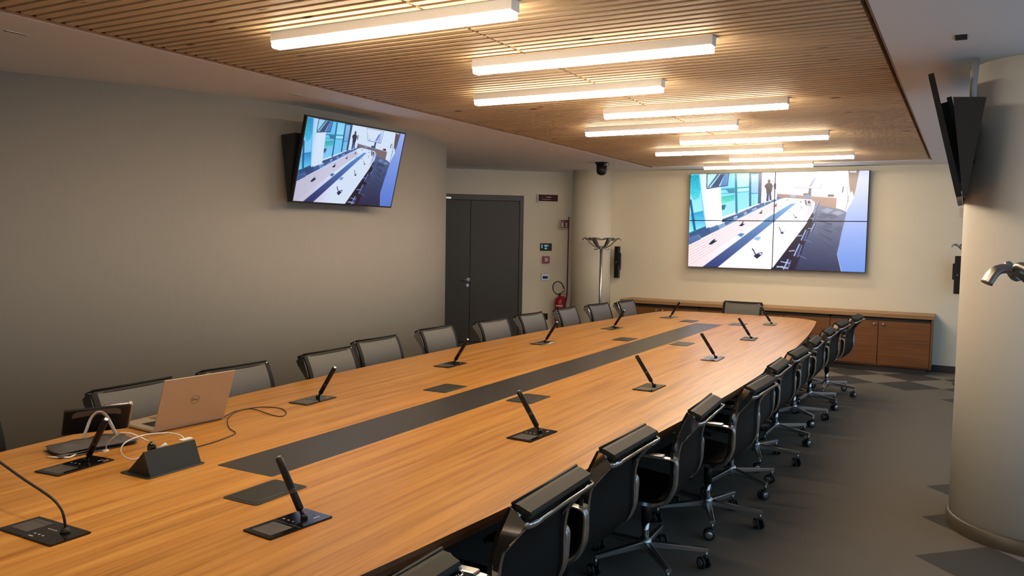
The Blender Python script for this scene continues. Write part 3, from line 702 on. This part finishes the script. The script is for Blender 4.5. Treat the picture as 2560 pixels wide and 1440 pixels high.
# laptop
lp = empty('laptop', (-3.225, 2.67, .7403), math.radians(-4.6), label='open silver laptop seen from the back of its lid, on the left of the table', cat='laptop')
MB().rbox(-.262, -.004, -.192, .192, .001, .016, .008).build('base', 'laptop_silver', lp)
b = MB()
for r_ in range(5):
    for c_ in range(13): b.box(-.145+.020*r_-.017, -.145+.020*r_, -.150+.0232*c_, -.150+.0232*c_+.0205, .0161, .0172)
b.build('keyboard', 'keys', lp); MB().box(-.250, -.185, -.06, .06, .0161, .0165).build('touchpad', 'aluminium', lp)
TL = Matrix.Translation((0, 0, .012)) @ Matrix.Rotation(math.radians(20), 4, 'Y')
lid = MB().rbox(-.003, .003, -.192, .192, 0, .262, .0028, T=TL).build('lid', 'laptop_silver', lp)
MB().box(-.0045, -.0031, -.183, .183, .012, .252, T=TL).build('screen', 'gloss_black', lid)
lg = MB(); Tg = TL @ Matrix.Translation((.0034, -.005, .135)) @ Matrix.Rotation(PI/2, 4, 'Z') @ Matrix.Rotation(PI/2, 4, 'X')
lg.tube([Tg @ Vector((.021*math.cos(a), .021*math.sin(a), 0)) for a in np.linspace(0, 2*PI, 33)[:-1]], .0012, .0004, 6, closed=True)
vs, fs = text_mb('DELL', .0155, .0004); lg.add([Tg @ v for v in vs], fs); lg.build('logo', 'logo_dark', lid)

# tablet with kickstand on a grey cloth sleeve, pen on top
ay = Vector((.403, .915, 0)).normalized(); az = Vector((.09, -.048, .1475)); az = (az-ay*az.dot(ay)).normalized(); ax = ay.cross(az)
TT = Matrix((ax, ay, az)).transposed().to_4x4(); TT.translation = Vector((-3.335, 2.255, .786))
tb = empty('tablet'); tag(tb, 'black tablet standing upright with an arched silver stand behind the left microphone', 'tablet')
MB().rbox(-.006, .006, -.135, .128, 0, .148, .005, T=TT).build('body', 'case_black', tb)
P = [(.007, -.104, .102), (.007, -.100, .126), (.007, -.085, .137), (.007, 0, .141), (.007, .070, .140), (.007, .088, .128), (.007, .092, .100), (.007, .06, .107), (.007, .02, .111), (.007, -.04, .110), (.007, -.08, .104)]
m = MB(); m.add([TT @ Vector(p) for p in P]+[TT @ (Vector(p)+Vector((-.0009, 0, 0))) for p in P], [tuple(range(11)), tuple(reversed(range(11, 22)))]+[(i, 11+i, 11+(i+1) % 11, (i+1) % 11) for i in range(11)])
m.build('window_cutout', 'cutout_grey', tb)
MB().rbox(-.020, .004, .1285, .138, .0, .148, .004, T=TT).build('metal_edge', 'laptop_silver', tb)
P = spline([(.078, -.066, .046), (.052, -.050, .076), (.024, -.033, .106), (.013, -.015, .125), (.011, 0, .130), (.013, .015, .125), (.024, .033, .106), (.052, .050, .076), (.078, .066, .046)], 6)
m = MB(); m.tube([TT @ Vector(p) for p in P], .0022, .0075, 8, side=ax); m.build('arched_stand', 'stand_metal', tb)
pn = MB(); a_ = TT @ Vector((0, .02, .1535)); b_ = TT @ Vector((0, .125, .1535)); pn.cyl(a_, b_, .0045, n=12); pen = pn.build('pen', 'aluminium'); tag(pen, 'silver pen lying along the top edge of the black tablet', 'pen')
MB().lathe([(.001, -.006), (.006, -.002), (.006, .004), (.001, .008)], 12, T=Matrix.Translation(b_)).build('pen_tip', 'plastic_white', pen)
# folded cloth: wavy stacked sheet
m = MB(); nx, ny = 22, 34
for lay in range(3):
    vs = []; fs = []
    for k in range(2):
        for i in range(nx):
            for j in range(ny):
                u, v = i/(nx-1), j/(ny-1); x_ = -.095+.17*u+.01*math.sin(5*v+lay*2); y_ = -.17+.33*v+.012*math.sin(4*u+lay)
                ed = min(1, 6*min(u, 1-u, v, 1-v)+.15)
                z_ = .0015+lay*.008+k*.006*ed+(.005*math.sin(9*u+7*v+lay)+.004*math.sin(17*v-8*u+lay*2)+.003*math.sin(31*u+5*v))*ed*(1 if lay or k else 0)*.7+.003*lay*ed
                vs.append((x_, y_, max(z_, .0008)))
    q_ = nx*ny
    for i in range(nx-1):
        for j in range(ny-1):
            a0 = i*ny+j; fs.append((a0, a0+1, a0+ny+1, a0+ny)); fs.append((q_+a0, q_+a0+ny, q_+a0+ny+1, q_+a0+1))
    for i in range(nx-1): fs.append((i*ny, (i+1)*ny, q_+(i+1)*ny, q_+i*ny)); fs.append((i*ny+ny-1, q_+i*ny+ny-1, q_+(i+1)*ny+ny-1, (i+1)*ny+ny-1))
    for j in range(ny-1): fs.append((j, q_+j, q_+j+1, j+1)); fs.append(((nx-1)*ny+j, (nx-1)*ny+j+1, q_+(nx-1)*ny+j+1, q_+(nx-1)*ny+j))
    m.add(vs, fs, 0, True)
co_ = m.build('cloth_sleeve', 'cloth_grey'); co_.location = (-3.245, 2.19, .7403); co_.rotation_euler = (0, 0, math.radians(-8)); tag(co_, 'crumpled grey cloth sleeve lying under the black tablet', 'cloth')
tag(MB().tube([(-3.26, 1.99, .744), (-3.22, 2.0, .745), (-3.17, 2.03, .745), (-3.19, 2.07, .746), (-3.24, 2.06, .747)], .004, .002, 8).build('earphone_cord', 'cable_white'), 'white earphone cord bunched at the near edge of the grey cloth', 'cord')

# cables
P = [(-3.21, 2.862, .752), (-3.255, 2.93, .745), (-3.295, 3.03, .743), (-3.262, 3.161, .743), (-3.15, 3.19, .743), (-3.05, 3.13, .743), (-3.01, 3.06, .743), (-3.07, 3.05, .743), (-3.24, 3.09, .7465), (-3.28, 3.04, .7465), (-3.25, 2.95, .743), (-3.16, 2.84, .743), (-3.03, 2.735, .743), (-2.935, 2.685, .743), (-2.905, 2.61, .743), (-2.885, 2.51, .743), (-2.88, 2.40, .743), (-2.86, 2.3, .746), (-2.82, 2.25, .765)]
tag(MB().tube(spline(P, 6), .0024, .0024, 8).build('laptop_cable', 'cable_black'), 'thin dark cable looping from the laptop to the open socket box', 'cable')
m = MB(); P1 = [(-3.07, 2.12, .768), (-3.04, 2.105, .800), (-2.99, 2.095, .834), (-2.95, 2.10, .859), (-2.91, 2.075, .871), (-2.88, 2.086, .873), (-2.87, 2.118, .857), (-2.86, 2.14, .835)]
P2 = [(-2.745, 2.245, .832), (-2.77, 2.245, .845), (-2.81, 2.228, .853), (-2.82, 2.193, .858), (-2.82, 2.132, .866), (-2.82, 2.072, .864), (-2.82, 2.028, .853), (-2.82, 2.011, .829), (-2.82, 2.027, .799), (-2.82, 2.062, .780), (-2.82, 2.10, .782), (-2.81, 2.125, .80)]
P1[-1] = (-2.83, 2.14, .835)
m.tube(spline(P1, 6), .0026, .0026, 8); wc = m.build('phone_cable', 'cable_white'); tag(wc, 'white charging cable arching between the socket box and the cloth', 'cable')
MB().rbox(-.006, .006, -.012, .012, 0, .010, .003, T=Matrix.Translation((-3.07, 2.12, .760))).build('connector', 'cable_white', wc)
m = MB(); m.tube(spline(P2, 6), .0026, .0026, 8); wc = m.build('charging_cable', 'cable_white'); tag(wc, 'white charging cable in a round loop plugged into the top of the open socket box', 'cable')
MB().rbox(-.012, .012, -.026, .026, 0, .006, .003, T=Matrix.Translation((-2.725, 2.235, .8345))).build('plug', 'cable_white', wc)
m = MB(); m.lathe([(.004, 0), (.014, .006), (.018, .02), (.016, .036), (.008, .046), (.003, .05)], 16, T=Matrix.Translation((-2.815, 2.145, .785))); ca_ = m.build('cable_adapter', 'gloss_black'); tag(ca_, 'glossy black adapter bead hanging on the white cables behind the socket box', 'adapter')
MB().cyl((-2.80, 2.165, .80), (-2.78, 2.185, .822), .007).build('plug_tip', 'plastic_white', ca_)

# ================================================================== CHAIRS
prof = spline([(.245, 0, .418), (.215, 0, .434), (.10, 0, .428), (0, 0, .416), (-.09, 0, .408), (-.148, 0, .424), (-.182, 0, .470), (-.193, 0, .540), (-.193, 0, .620), (-.200, 0, .70), (-.226, 0, .79), (-.268, 0, .886)], 4)
NB = next(i for i, p in enumerate(prof) if p.x < -.12 and p.z > .412)
def make_chair():
    t = empty('office_chair')
    def sheet(P, w, th, name, mats, back_mi):
        n = len(P); Y = [-w, -w+.03, -w*.4, w*.4, w-.03, w]; sg = [0, 0, .006, .006, 0, 0]; k = len(Y); top = []; bot = []
        for i, p in enumerate(P):
            tt = (P[min(i+1, n-1)]-P[max(i-1, 0)]).normalized(); nn = Vector((tt.z, 0, -tt.x)); 
            if nn.x < 0 and nn.z < 0: nn = -nn
            for yy, s in zip(Y, sg): top.append(p+nn*(th/2-s)+Vector((0, yy, 0))); bot.append(p-nn*(th/2+s)+Vector((0, yy, 0)))
        m = MB(); N = n*k; vs = top+bot
        fr_ = []; bd = []; bk = []
        for i in range(n-1):
            for j in range(k-1):
                a = i*k+j; (bd if j in (0, k-2) else fr_).append((a, a+k, a+k+1, a+1)); bk.append((N+a, N+a+1, N+a+k+1, N+a+k))
            bd += [(i*k, N+i*k, N+i*k+k, i*k+k), (i*k+k-1, i*k+2*k-1, N+i*k+2*k-1, N+i*k+k-1)]
        for j in range(k-1): bd += [(j, j+1, N+j+1, N+j), ((n-1)*k+j, N+(n-1)*k+j, N+(n-1)*k+j+1, (n-1)*k+j+1)]
        m.add(vs, fr_, 0, True); 
        m.f += [list(f) for f in bd]; m.mi += [1]*len(bd); m.sm += [False]*len(bd)
        m.f += [list(f) for f in bk]; m.mi += [back_mi]*len(bk); m.sm += [True]*len(bk)
        return m.build(name, mats, t)
    # the side frames' profile bends: nn must point to the sitter everywhere, tangent runs from seat front to back top
    sheet(prof[:NB+1], .222, .022, 'seat', ['leather_black', 'leather_black'], 1)
    sheet(prof[NB:], .238, .022, 'backrest', ['mesh_front', 'leather_black'], 1)
    # padded roll on top, wrapping backwards
    r_ = MB(); R0 = [Vector(p) for p in ((-.262, 0, .893), (-.272, 0, .899), (-.285, 0, .897), (-.324, 0, .880), (-.330, 0, .870), (-.322, 0, .864))]
    vs = []; k = len(R0)
    for yy in (-.224, .224):
        for p in R0: vs.append((p.x, yy, p.z))
        for p in reversed(R0): vs.append((p.x+.007, yy, p.z-.012))
    kk = 2*k; r_.add(vs, [(i, kk+i, kk+(i+1) % kk, (i+1) % kk) for i in range(kk)]+[tuple(range(kk)), tuple(reversed(range(kk, 2*kk)))])
    r_.build('top_roll', 'leather_roll', t)
    MB().tube([(-.266, -.228, .900), (-.266, 0, .898), (-.266, .228, .900)], .006, .006, 8).build('piping', 'leather_black', t)
    # chrome side frames
    for s in (-1, 1):
        f = MB(); P = [p+Vector((-.017*min(1, max(0, (p.z-.42)/.1)), s*.232, -.004)) for p in prof]
        A_ = [.012+.006*max(0, (p.z-.60)/.26) for p in P]
        f.tube(P, .007, A_, 8, side=(0, 1, 0), sq=True)
        # gusset joining the frame and the grab rail
        pts = [(-.198, .69), (-.212, .69), (-.252, .755), (-.305, .820), (-.318, .850), (-.282, .886), (-.268, .886), (-.232, .79)]
        Tp = Matrix(((1, 0, 0, 0), (0, 0, 1, 0), (0, 1, 0, 0), (0, 0, 0, 1)))
        f.prism(pts, s*.238-.006, s*.238+.006, T=Tp)
        f.build('side_frame', 'chrome', t)
    rail = MB()
    P = spline([(-.295, -.238, .836), (-.322, -.232, .838), (-.338, -.208, .842), (-.341, -.17, .845), (-.343, 0, .848), (-.341, .17, .845), (-.338, .208, .842), (-.322, .232, .838), (-.295, .238, .836)], 4)
    rail.tube(P, [.012]*len(P), .005, 10, side=(-.35, 0, 1))
    for s in (-1, 1):   # flared corner plates
        pts = [(-.337, s*.165, .838), (-.322, s*.232, .834), (-.262, s*.238, .762), (-.215, s*.236, .695), (-.217, s*.218, .705), (-.270, s*.195, .782)]
        vs = pts+[(x+.008, yy, z+.006) for x, yy, z in pts]; n_ = 6
        rail.add(vs, [tuple(range(n_)), tuple(reversed(range(n_, 12)))]+[(i, n_+i, n_+(i+1) % n_, (i+1) % n_) for i in range(n_)])
    rail.build('grab_rail', 'chrome', t)
    for s in (-1, 1):
        a = MB(); yy = s*.254
        P = spline([(-.120, s*.245, .405), (-.178, yy, .435), (-.212, yy, .500), (-.220, yy, .575), (-.218, yy, .632), (-.185, yy, .648), (-.10, yy, .650), (.04, yy, .648), (.10, yy, .640), (.125, yy, .622)], 5)
        a.tube(P, .0165, .0045, 8, side=(0, 1, 0), sq=True)
        am = a.build('armrest', 'aluminium', t)
        MB().rbox(-.16, .10, yy-.018, yy+.018, .6545, .664, .007).build('arm_pad', 'aluminium', am)
    # under-seat bracket, gas column, star base
    b = MB(); b.lathe([(.032, .345), (.040, .37), (.085, .395), (.085, .402)], 20); b.tube([(-.02, -.236, .408), (-.02, 0, .395), (-.02, .236, .408)], .016, .010, 8, side=(1, 0, 0), sq=True); b.tube([(.13, -.236, .425), (.13, 0, .402), (.13, .236, .425)], .012, .009, 8, side=(1, 0, 0), sq=True)
    b.tube([(.13, 0, .40), (-.05, 0, .396)], .03, .008, 8, side=(0, 1, 0), sq=True); b.build('seat_bracket', 'satin_black', t)
    b = MB(); b.lathe([(.024, .23), (.024, .35)], 20, mi=0); b.lathe([(.019, .125), (.019, .24)], 20, mi=1); b.build('gas_column', ['satin_black', 'chrome'], t)
    b = MB(); b.lathe([(.030, .078), (.034, .085), (.034, .135), (.024, .150)], 24)
    for k in range(5):
        a = 2*PI*k/5; d = Vector((math.cos(a), math.sin(a), 0)); sd = Vector((-d.y, d.x, 0))
        P = [d*.02+Vector((0, 0, .116)), d*.15+Vector((0, 0, .110)), d*.29+Vector((0, 0, .103)), d*.318+Vector((0, 0, .102))]
        b.tube(P, [.019, .0165, .014, .0135], [.017, .014, .011, .0105], 8, side=sd, sq=True)
        b.cyl(d*.308+Vector((0, 0, .10)), d*.308+Vector((0, 0, .058)), .008, n=10)
    b.build('star_base', 'aluminium', t)
    for k in range(5):
        a = 2*PI*k/5; d = Vector((math.cos(a), math.sin(a), 0)); r2 = random.Random(k).uniform(0, 6.28)
        T = Matrix.Translation(d*.308) @ Matrix.Rotation(a+r2, 4, 'Z')
        c_ = MB(); c_.tube([T @ Vector(p) for p in ((.0, 0, .062), (-.004, 0, .060), (-.022, 0, .052), (-.038, 0, .034))], .010, .006, 8, side=T.to_3x3() @ Vector((0, 1, 0)), sq=True)
        cs = c_.build('caster', 'satin_black', t)
        for s in (-1, 1):
            w_ = MB(); Tw = T @ Matrix.Translation((-.016, s*.011, .032)) @ Matrix.Rotation(-s*PI/2, 4, 'X')
            w_.lathe([(.024, -.001), (.031, .002), (.032, .006), (.031, .012), (.026, .015)], 22, 0, Tw); w_.lathe([(.021, .0151), (.019, .0165), (.004, .0175)], 18, 1, Tw)
            w_.build('wheel', ['rubber', 'aluminium'], cs)
    for o in [k for k in kids(t)]:
        if o.name.startswith(('star_base', 'caster', 'gas_column')): continue
        for q in [o]+kids(o):
            for v in q.data.vertices:
                if v.co.z > .6: v.co.z = .6+(v.co.z-.6)*.927; v.co.x += .006*min(1, (v.co.z-.6)/.2)
                v.co.y *= 1.05
    return t
chair = make_chair()
used = [False]
def place(x, y, rz, label, spin, group='black office chairs around the table'):
    if not used[0]: o = chair; used[0] = True
    else: o = copy_tree(chair)
    o.location = (x, y, 0); o.rotation_euler = (0, 0, rz)
    tag(o, label, 'chair', group)
    # turn the base under the seat: parts star_base and casters spin together
    for ch in kids(o):
        if ch.name.startswith(('star_base', 'caster')): ch.rotation_euler = (0, 0, spin-rz)
    return o
R = math.radians
rights = [(-1.4, 1.48, 180, 20, 'only its top corner shows at the bottom edge of the photo'), (-1.42, 2.36, 181, 10, 'second on the right side, its large back filling the lower middle'), (-1.44, 3.11, 179, 55, 'third on the right side, beside the second microphone'), (-1.37, 3.95, 183, 22, 'fourth on the right side, its base fully in view at the bottom'), (-1.28, 4.78, 178, 3, 'fifth on the right side, pulled slightly out from the table'), (-1.33, 5.55, 181, 41, 'sixth on the right side'), (-1.33, 6.3, 178, 0, 'seventh on the right side'), (-1.34, 7.09, 182, 50, 'eighth on the right side'), (-1.345, 7.95, 180, 25, 'ninth on the right side'), (-1.335, 8.78, 177, 45, 'tenth on the right side, next to the last'), (-1.28, 9.56, 176, 56, 'last on the right side, standing apart by the cabinets')]
for x, y, a, sp, d in rights: place(x, y, R(a), 'black swivel chair, '+d, R(sp), 'office chairs along the right side of the table')
lefts = [(-3.47, 1.8, 0, 'first on the left side, cut off by the photo edge'), (-3.5, 2.77, 2, 'second on the left side, behind the tablet and laptop'), (-3.52, 3.45, -2, 'third on the left side, half behind the laptop lid'), (-3.52, 4.28, 1, 'fourth on the left side, overlapped by the next one'), (-3.67, 4.99, -1, 'fifth on the left side, overlapping its neighbour'), (-3.72, 5.88, 0, 'sixth on the left side, before the edge of the curved wall'), (-3.65, 6.72, -3, 'seventh on the left side, in front of the grey door'), (-3.66, 7.52, -2, 'eighth on the left side, between door and fire extinguisher'), (-3.65, 8.38, 1, 'ninth on the left side, just right of the fire extinguisher'), (-3.58, 9.1, -6, 'tenth on the left side, in front of the far coat stand'), (-3.49, 9.8, -2, 'last on the left side, in front of the cabinets end')]
for x, y, a, d in lefts: place(x, y, R(a), 'grey fronted swivel chair, '+d, R(15+a*7), 'office chairs along the left side of the table')
place(-2.47, 10.39, R(-90), 'grey fronted swivel chair alone at the far head of the table', R(5), 'office chair at the table head')

# ================================================================== THINGS BY THE DOOR
def wall_item(name, x0, x1, z0, z1, label, cat):
    t = empty(name, TW @ Vector(((x0+x1)/2, 0, (z0+z1)/2)), 0, label, cat); t.matrix_world = TW @ Matrix.Translation(((x0+x1)/2, 0, (z0+z1)/2)); return t
t = wall_item('exit_light', 1.455, 1.785, 2.215, 2.34, 'dark red emergency exit light box with pale rim above the wall controls', 'exit light')
MB().rbox(-.168, .168, -.045, -.001, -.065, .062, .01).build('housing', 'plastic_white', t)
MB().rbox(-.150, .160, -.056, -.0455, -.050, .052, .01).build('cover', 'exit_red', t)
b = MB(); b.box(-.03, .05, -.0575, -.0565, .010, .018); b.box(-.10, .045, -.0575, -.0565, -.022, -.018); b.build('marking', 'label_white', t)
t = wall_item('wall_control_panel', 1.519, 1.707, 1.45, 1.566, 'small black touch panel with a pale blue display beside the door', 'control panel')
MB().rbox(-.094, .094, -.022, -.001, -.058, .058, .004).build('housing', 'satin_black', t)
b = MB(); b.box(-.03, .02, -.0232, -.0222, .005, .035); b.box(-.078, -.060, -.0232, -.0222, -.02, .04); b.box(-.025, .015, -.0232, -.0222, -.035, -.01); b.box(.03, .04, -.0232, -.0222, .012, .034); b.build('display', 'lcd_glow', t)
t = wall_item('fire_alarm_button', 1.557, 1.673, 1.253, 1.36, 'red square fire alarm call point with a white centre', 'fire alarm')
MB().rbox(-.056, .056, -.045, -.001, -.054, .054, .006).build('housing', 'red_paint', t)
MB().rbox(-.026, .026, -.0485, -.0455, -.028, .030, .004).build('press_plate', 'label_white', t); MB().box(-.014, .014, -.0495, -.0486, -.003, .003).build('marking', 'red_dark', t)
t = wall_item('thermostat', 1.544, 1.673, .979, 1.077, 'silver framed thermostat with a black display below the fire alarm', 'thermostat')
MB().rbox(-.065, .065, -.016, -.001, -.049, .049, .006).build('frame', 'aluminium', t); MB().rbox(-.042, .042, -.020, -.0165, -.024, .020, .003).build('display', 'lcd_dark', t)
# extinguisher on its red floor stand with flag sign
st = empty('extinguisher_stand', TW @ Vector((1.80, -.13, 0)), label='red metal stand with tall pole carrying a fire extinguisher sign', cat='stand')
st.matrix_world = TW @ Matrix.Translation((1.80, -.13, 0))
b = MB(); b.tube(spline([(.0, .03, .01), (.0, .03, .32), (.0, .035, .36)], 3), .014, .014, 10); b.lathe([(.13, 0), (.13, .008), (.02, .014)], 28); b.tube([(.12, .03, .02), (.12, .03, .6), (.145, .03, .72), (.15, .03, .80)], .013, .013, 10); b.tube([(0, .03, .02), (.12, .03, .02)], .012, .012, 8); b.tube(spline([(0, .03, .72), (.07, .03, .725), (.115, .03, .70), (.12, .03, .62)], 5), .013, .013, 10); b.build('frame', 'red_paint', st)
MB().tube([(.15, .03, .78), (.155, .03, 1.99)], .009, .009, 10).build('pole', 'red_dark', st)
sg = MB().box(.008, .150, .024, .028, 1.80, 1.945); sg = sg.build('sign_plate', 'label_white', st)
MB().box(.020, .148, .0215, .0239, 1.812, 1.938).build('sign_face', 'red_dark', sg)
b = MB(); b.rbox(.033, .063, .0205, .0214, 1.822, 1.895, .008); b.rbox(.042, .055, .0205, .0214, 1.896, 1.922, .003); b.rbox(.100, .125, .0205, .0214, 1.822, 1.900, .010); b.build('pictogram', 'label_white', sg)
ex = empty('fire_extinguisher', label='red fire extinguisher with black hose loop hanging on the red stand by the door', cat='fire extinguisher')
ex.matrix_world = TW @ Matrix.Translation((1.80, -.205, .33))
MB().lathe([(.02, 0), (.065, .005), (.078, .03), (.08, .05), (.08, .33), (.074, .36), (.05, .39), (.022, .405), (.022, .42)], 32).build('cylinder', 'red_paint', ex)
b = MB()
for z0, z1 in ((.255, .275), (.085, .105)):
    P = [(.0808*math.cos(a), .0808*math.sin(a)) for a in np.linspace(-PI*.85, -PI*.35, 12)]
    vs = [(x, y_, z) for z in (z0, z1) for x, y_ in P]; b.add(vs, [(i, i+1, 12+i+1, 12+i) for i in range(11)], 0, True)
P = [(.0808*math.cos(a), .0808*math.sin(a)) for a in np.linspace(-PI*.62, -PI*.52, 5)]
b.add([(x, y_, z) for z in (.17, .21) for x, y_ in P], [(i, i+1, 5+i+1, 5+i) for i in range(4)], 0, True)
b.build('label', 'label_white', ex)
b = MB(); b.lathe([(.016, .415), (.016, .45)], 16); b.tube([(-.02, 0, .445), (.02, 0, .465), (.085, 0, .500)], .009, .005, 8, side=(0, 1, 0), sq=True); b.tube([(-.01, 0, .440), (.04, 0, .448), (.085, 0, .445)], .008, .004, 8, side=(0, 1, 0), sq=True); b.build('valve_lever', 'satin_black', ex)
b = MB(); b.tube(spline([(-.015, -.01, .435), (-.06, -.01, .45), (-.105, -.01, .50), (-.115, -.01, .57), (-.085, -.01, .625), (-.03, -.01, .64), (.02, -.01, .615), (.05, -.01, .57), (.068, -.01, .525)], 6), .0085, .0085, 10); b.build('hose', 'matte_black', ex)
MB().tube([(-.05, -.02, .39), (-.09, -.03, .37), (-.115, -.03, .33)], .003, .003, 6).build('pull_cord', 'red_dark', ex)
t = wall_item('wall_socket', 1.60, 1.66, .36, .44, 'small dark wall socket low on the door wall left of the extinguisher', 'socket')
MB().rbox(-.035, .035, -.01, -.001, -.05, .05, .005).build('plate', 'satin_black', t)

# coat stands
def coat_stand(x, y, rot, label, dz=0.0):
    t = empty('coat_stand', (x, y, 0), rot, label=label, cat='coat stand', group='chrome coat stands')
    MB().lathe([(.0, 0), (.20, 0), (.20, .012), (.19, .02), (.04, .03), (.022, .045)], 40, cap=False).build('base', 'steel', t)
    MB().cyl((0, 0, .03), (0, 0, 1.52), .022, n=20).build('pole', 'aluminium', t)
    MB().lathe([(.026, 1.50), (.040, 1.505), (.040, 1.535), (.022, 1.55)], 24).build('hub', 'aluminium', t)
    for k in range(6):
        a = 2*PI*k/6; T = Matrix.Rotation(a, 4, 'Z')
        P = spline([(.018, 0, 1.525), (.075, 0, 1.532), (.135, 0, 1.565), (.190, 0, 1.620), (.230, 0, 1.655), (.262, 0, 1.658), (.280, 0, 1.632)], 5)
        m = MB(); m.tube([T @ p for p in P], [.014+.015*(i/(len(P)-1)) for i in range(len(P))], .009, 12, side=T.to_3x3() @ Vector((0, 1, 0))); m.build('arm', 'steel', t)
        P = spline([(.235, 0, 1.652), (.24*math.cos(.2), .24*math.sin(.2), 1.666), (.235*math.cos(PI/6), .235*math.sin(PI/6), 1.640), (.24*math.cos(PI/3-.2), .24*math.sin(PI/3-.2), 1.666), (.235*math.cos(PI/3), .235*math.sin(PI/3), 1.652)], 5)
        m = MB(); m.tube([T @ p for p in P], .008, .008, 8); m.build('scallop_ring', 'steel', t)
    for k in range(3):
        T = Matrix.Rotation(2*PI*k/3+.5, 4, 'Z'); m = MB(); m.tube([T @ p for p in spline([(.03, 0, 1.515), (.07, 0, 1.505), (.105, 0, 1.495), (.125, 0, 1.51)], 4)], .008, .005, 8); m.build('hook', 'steel', t)
    for o in kids(t):
        if o.name.startswith('base'): continue
        for v in o.data.vertices:
            if v.co.z > 1: v.co.z += dz
    return t
coat_stand(-4.66, 11.15, .3, 'chrome coat stand by the corner pilaster at the far end of the room')
coat_stand(.312, 1.80, PI+.18, 'chrome coat stand nearest the camera, only one arm showing at the right edge', -.024)
coat_stand(.135, 11.05, PI+.1, 'chrome coat stand behind the round column, only an arm tip showing')
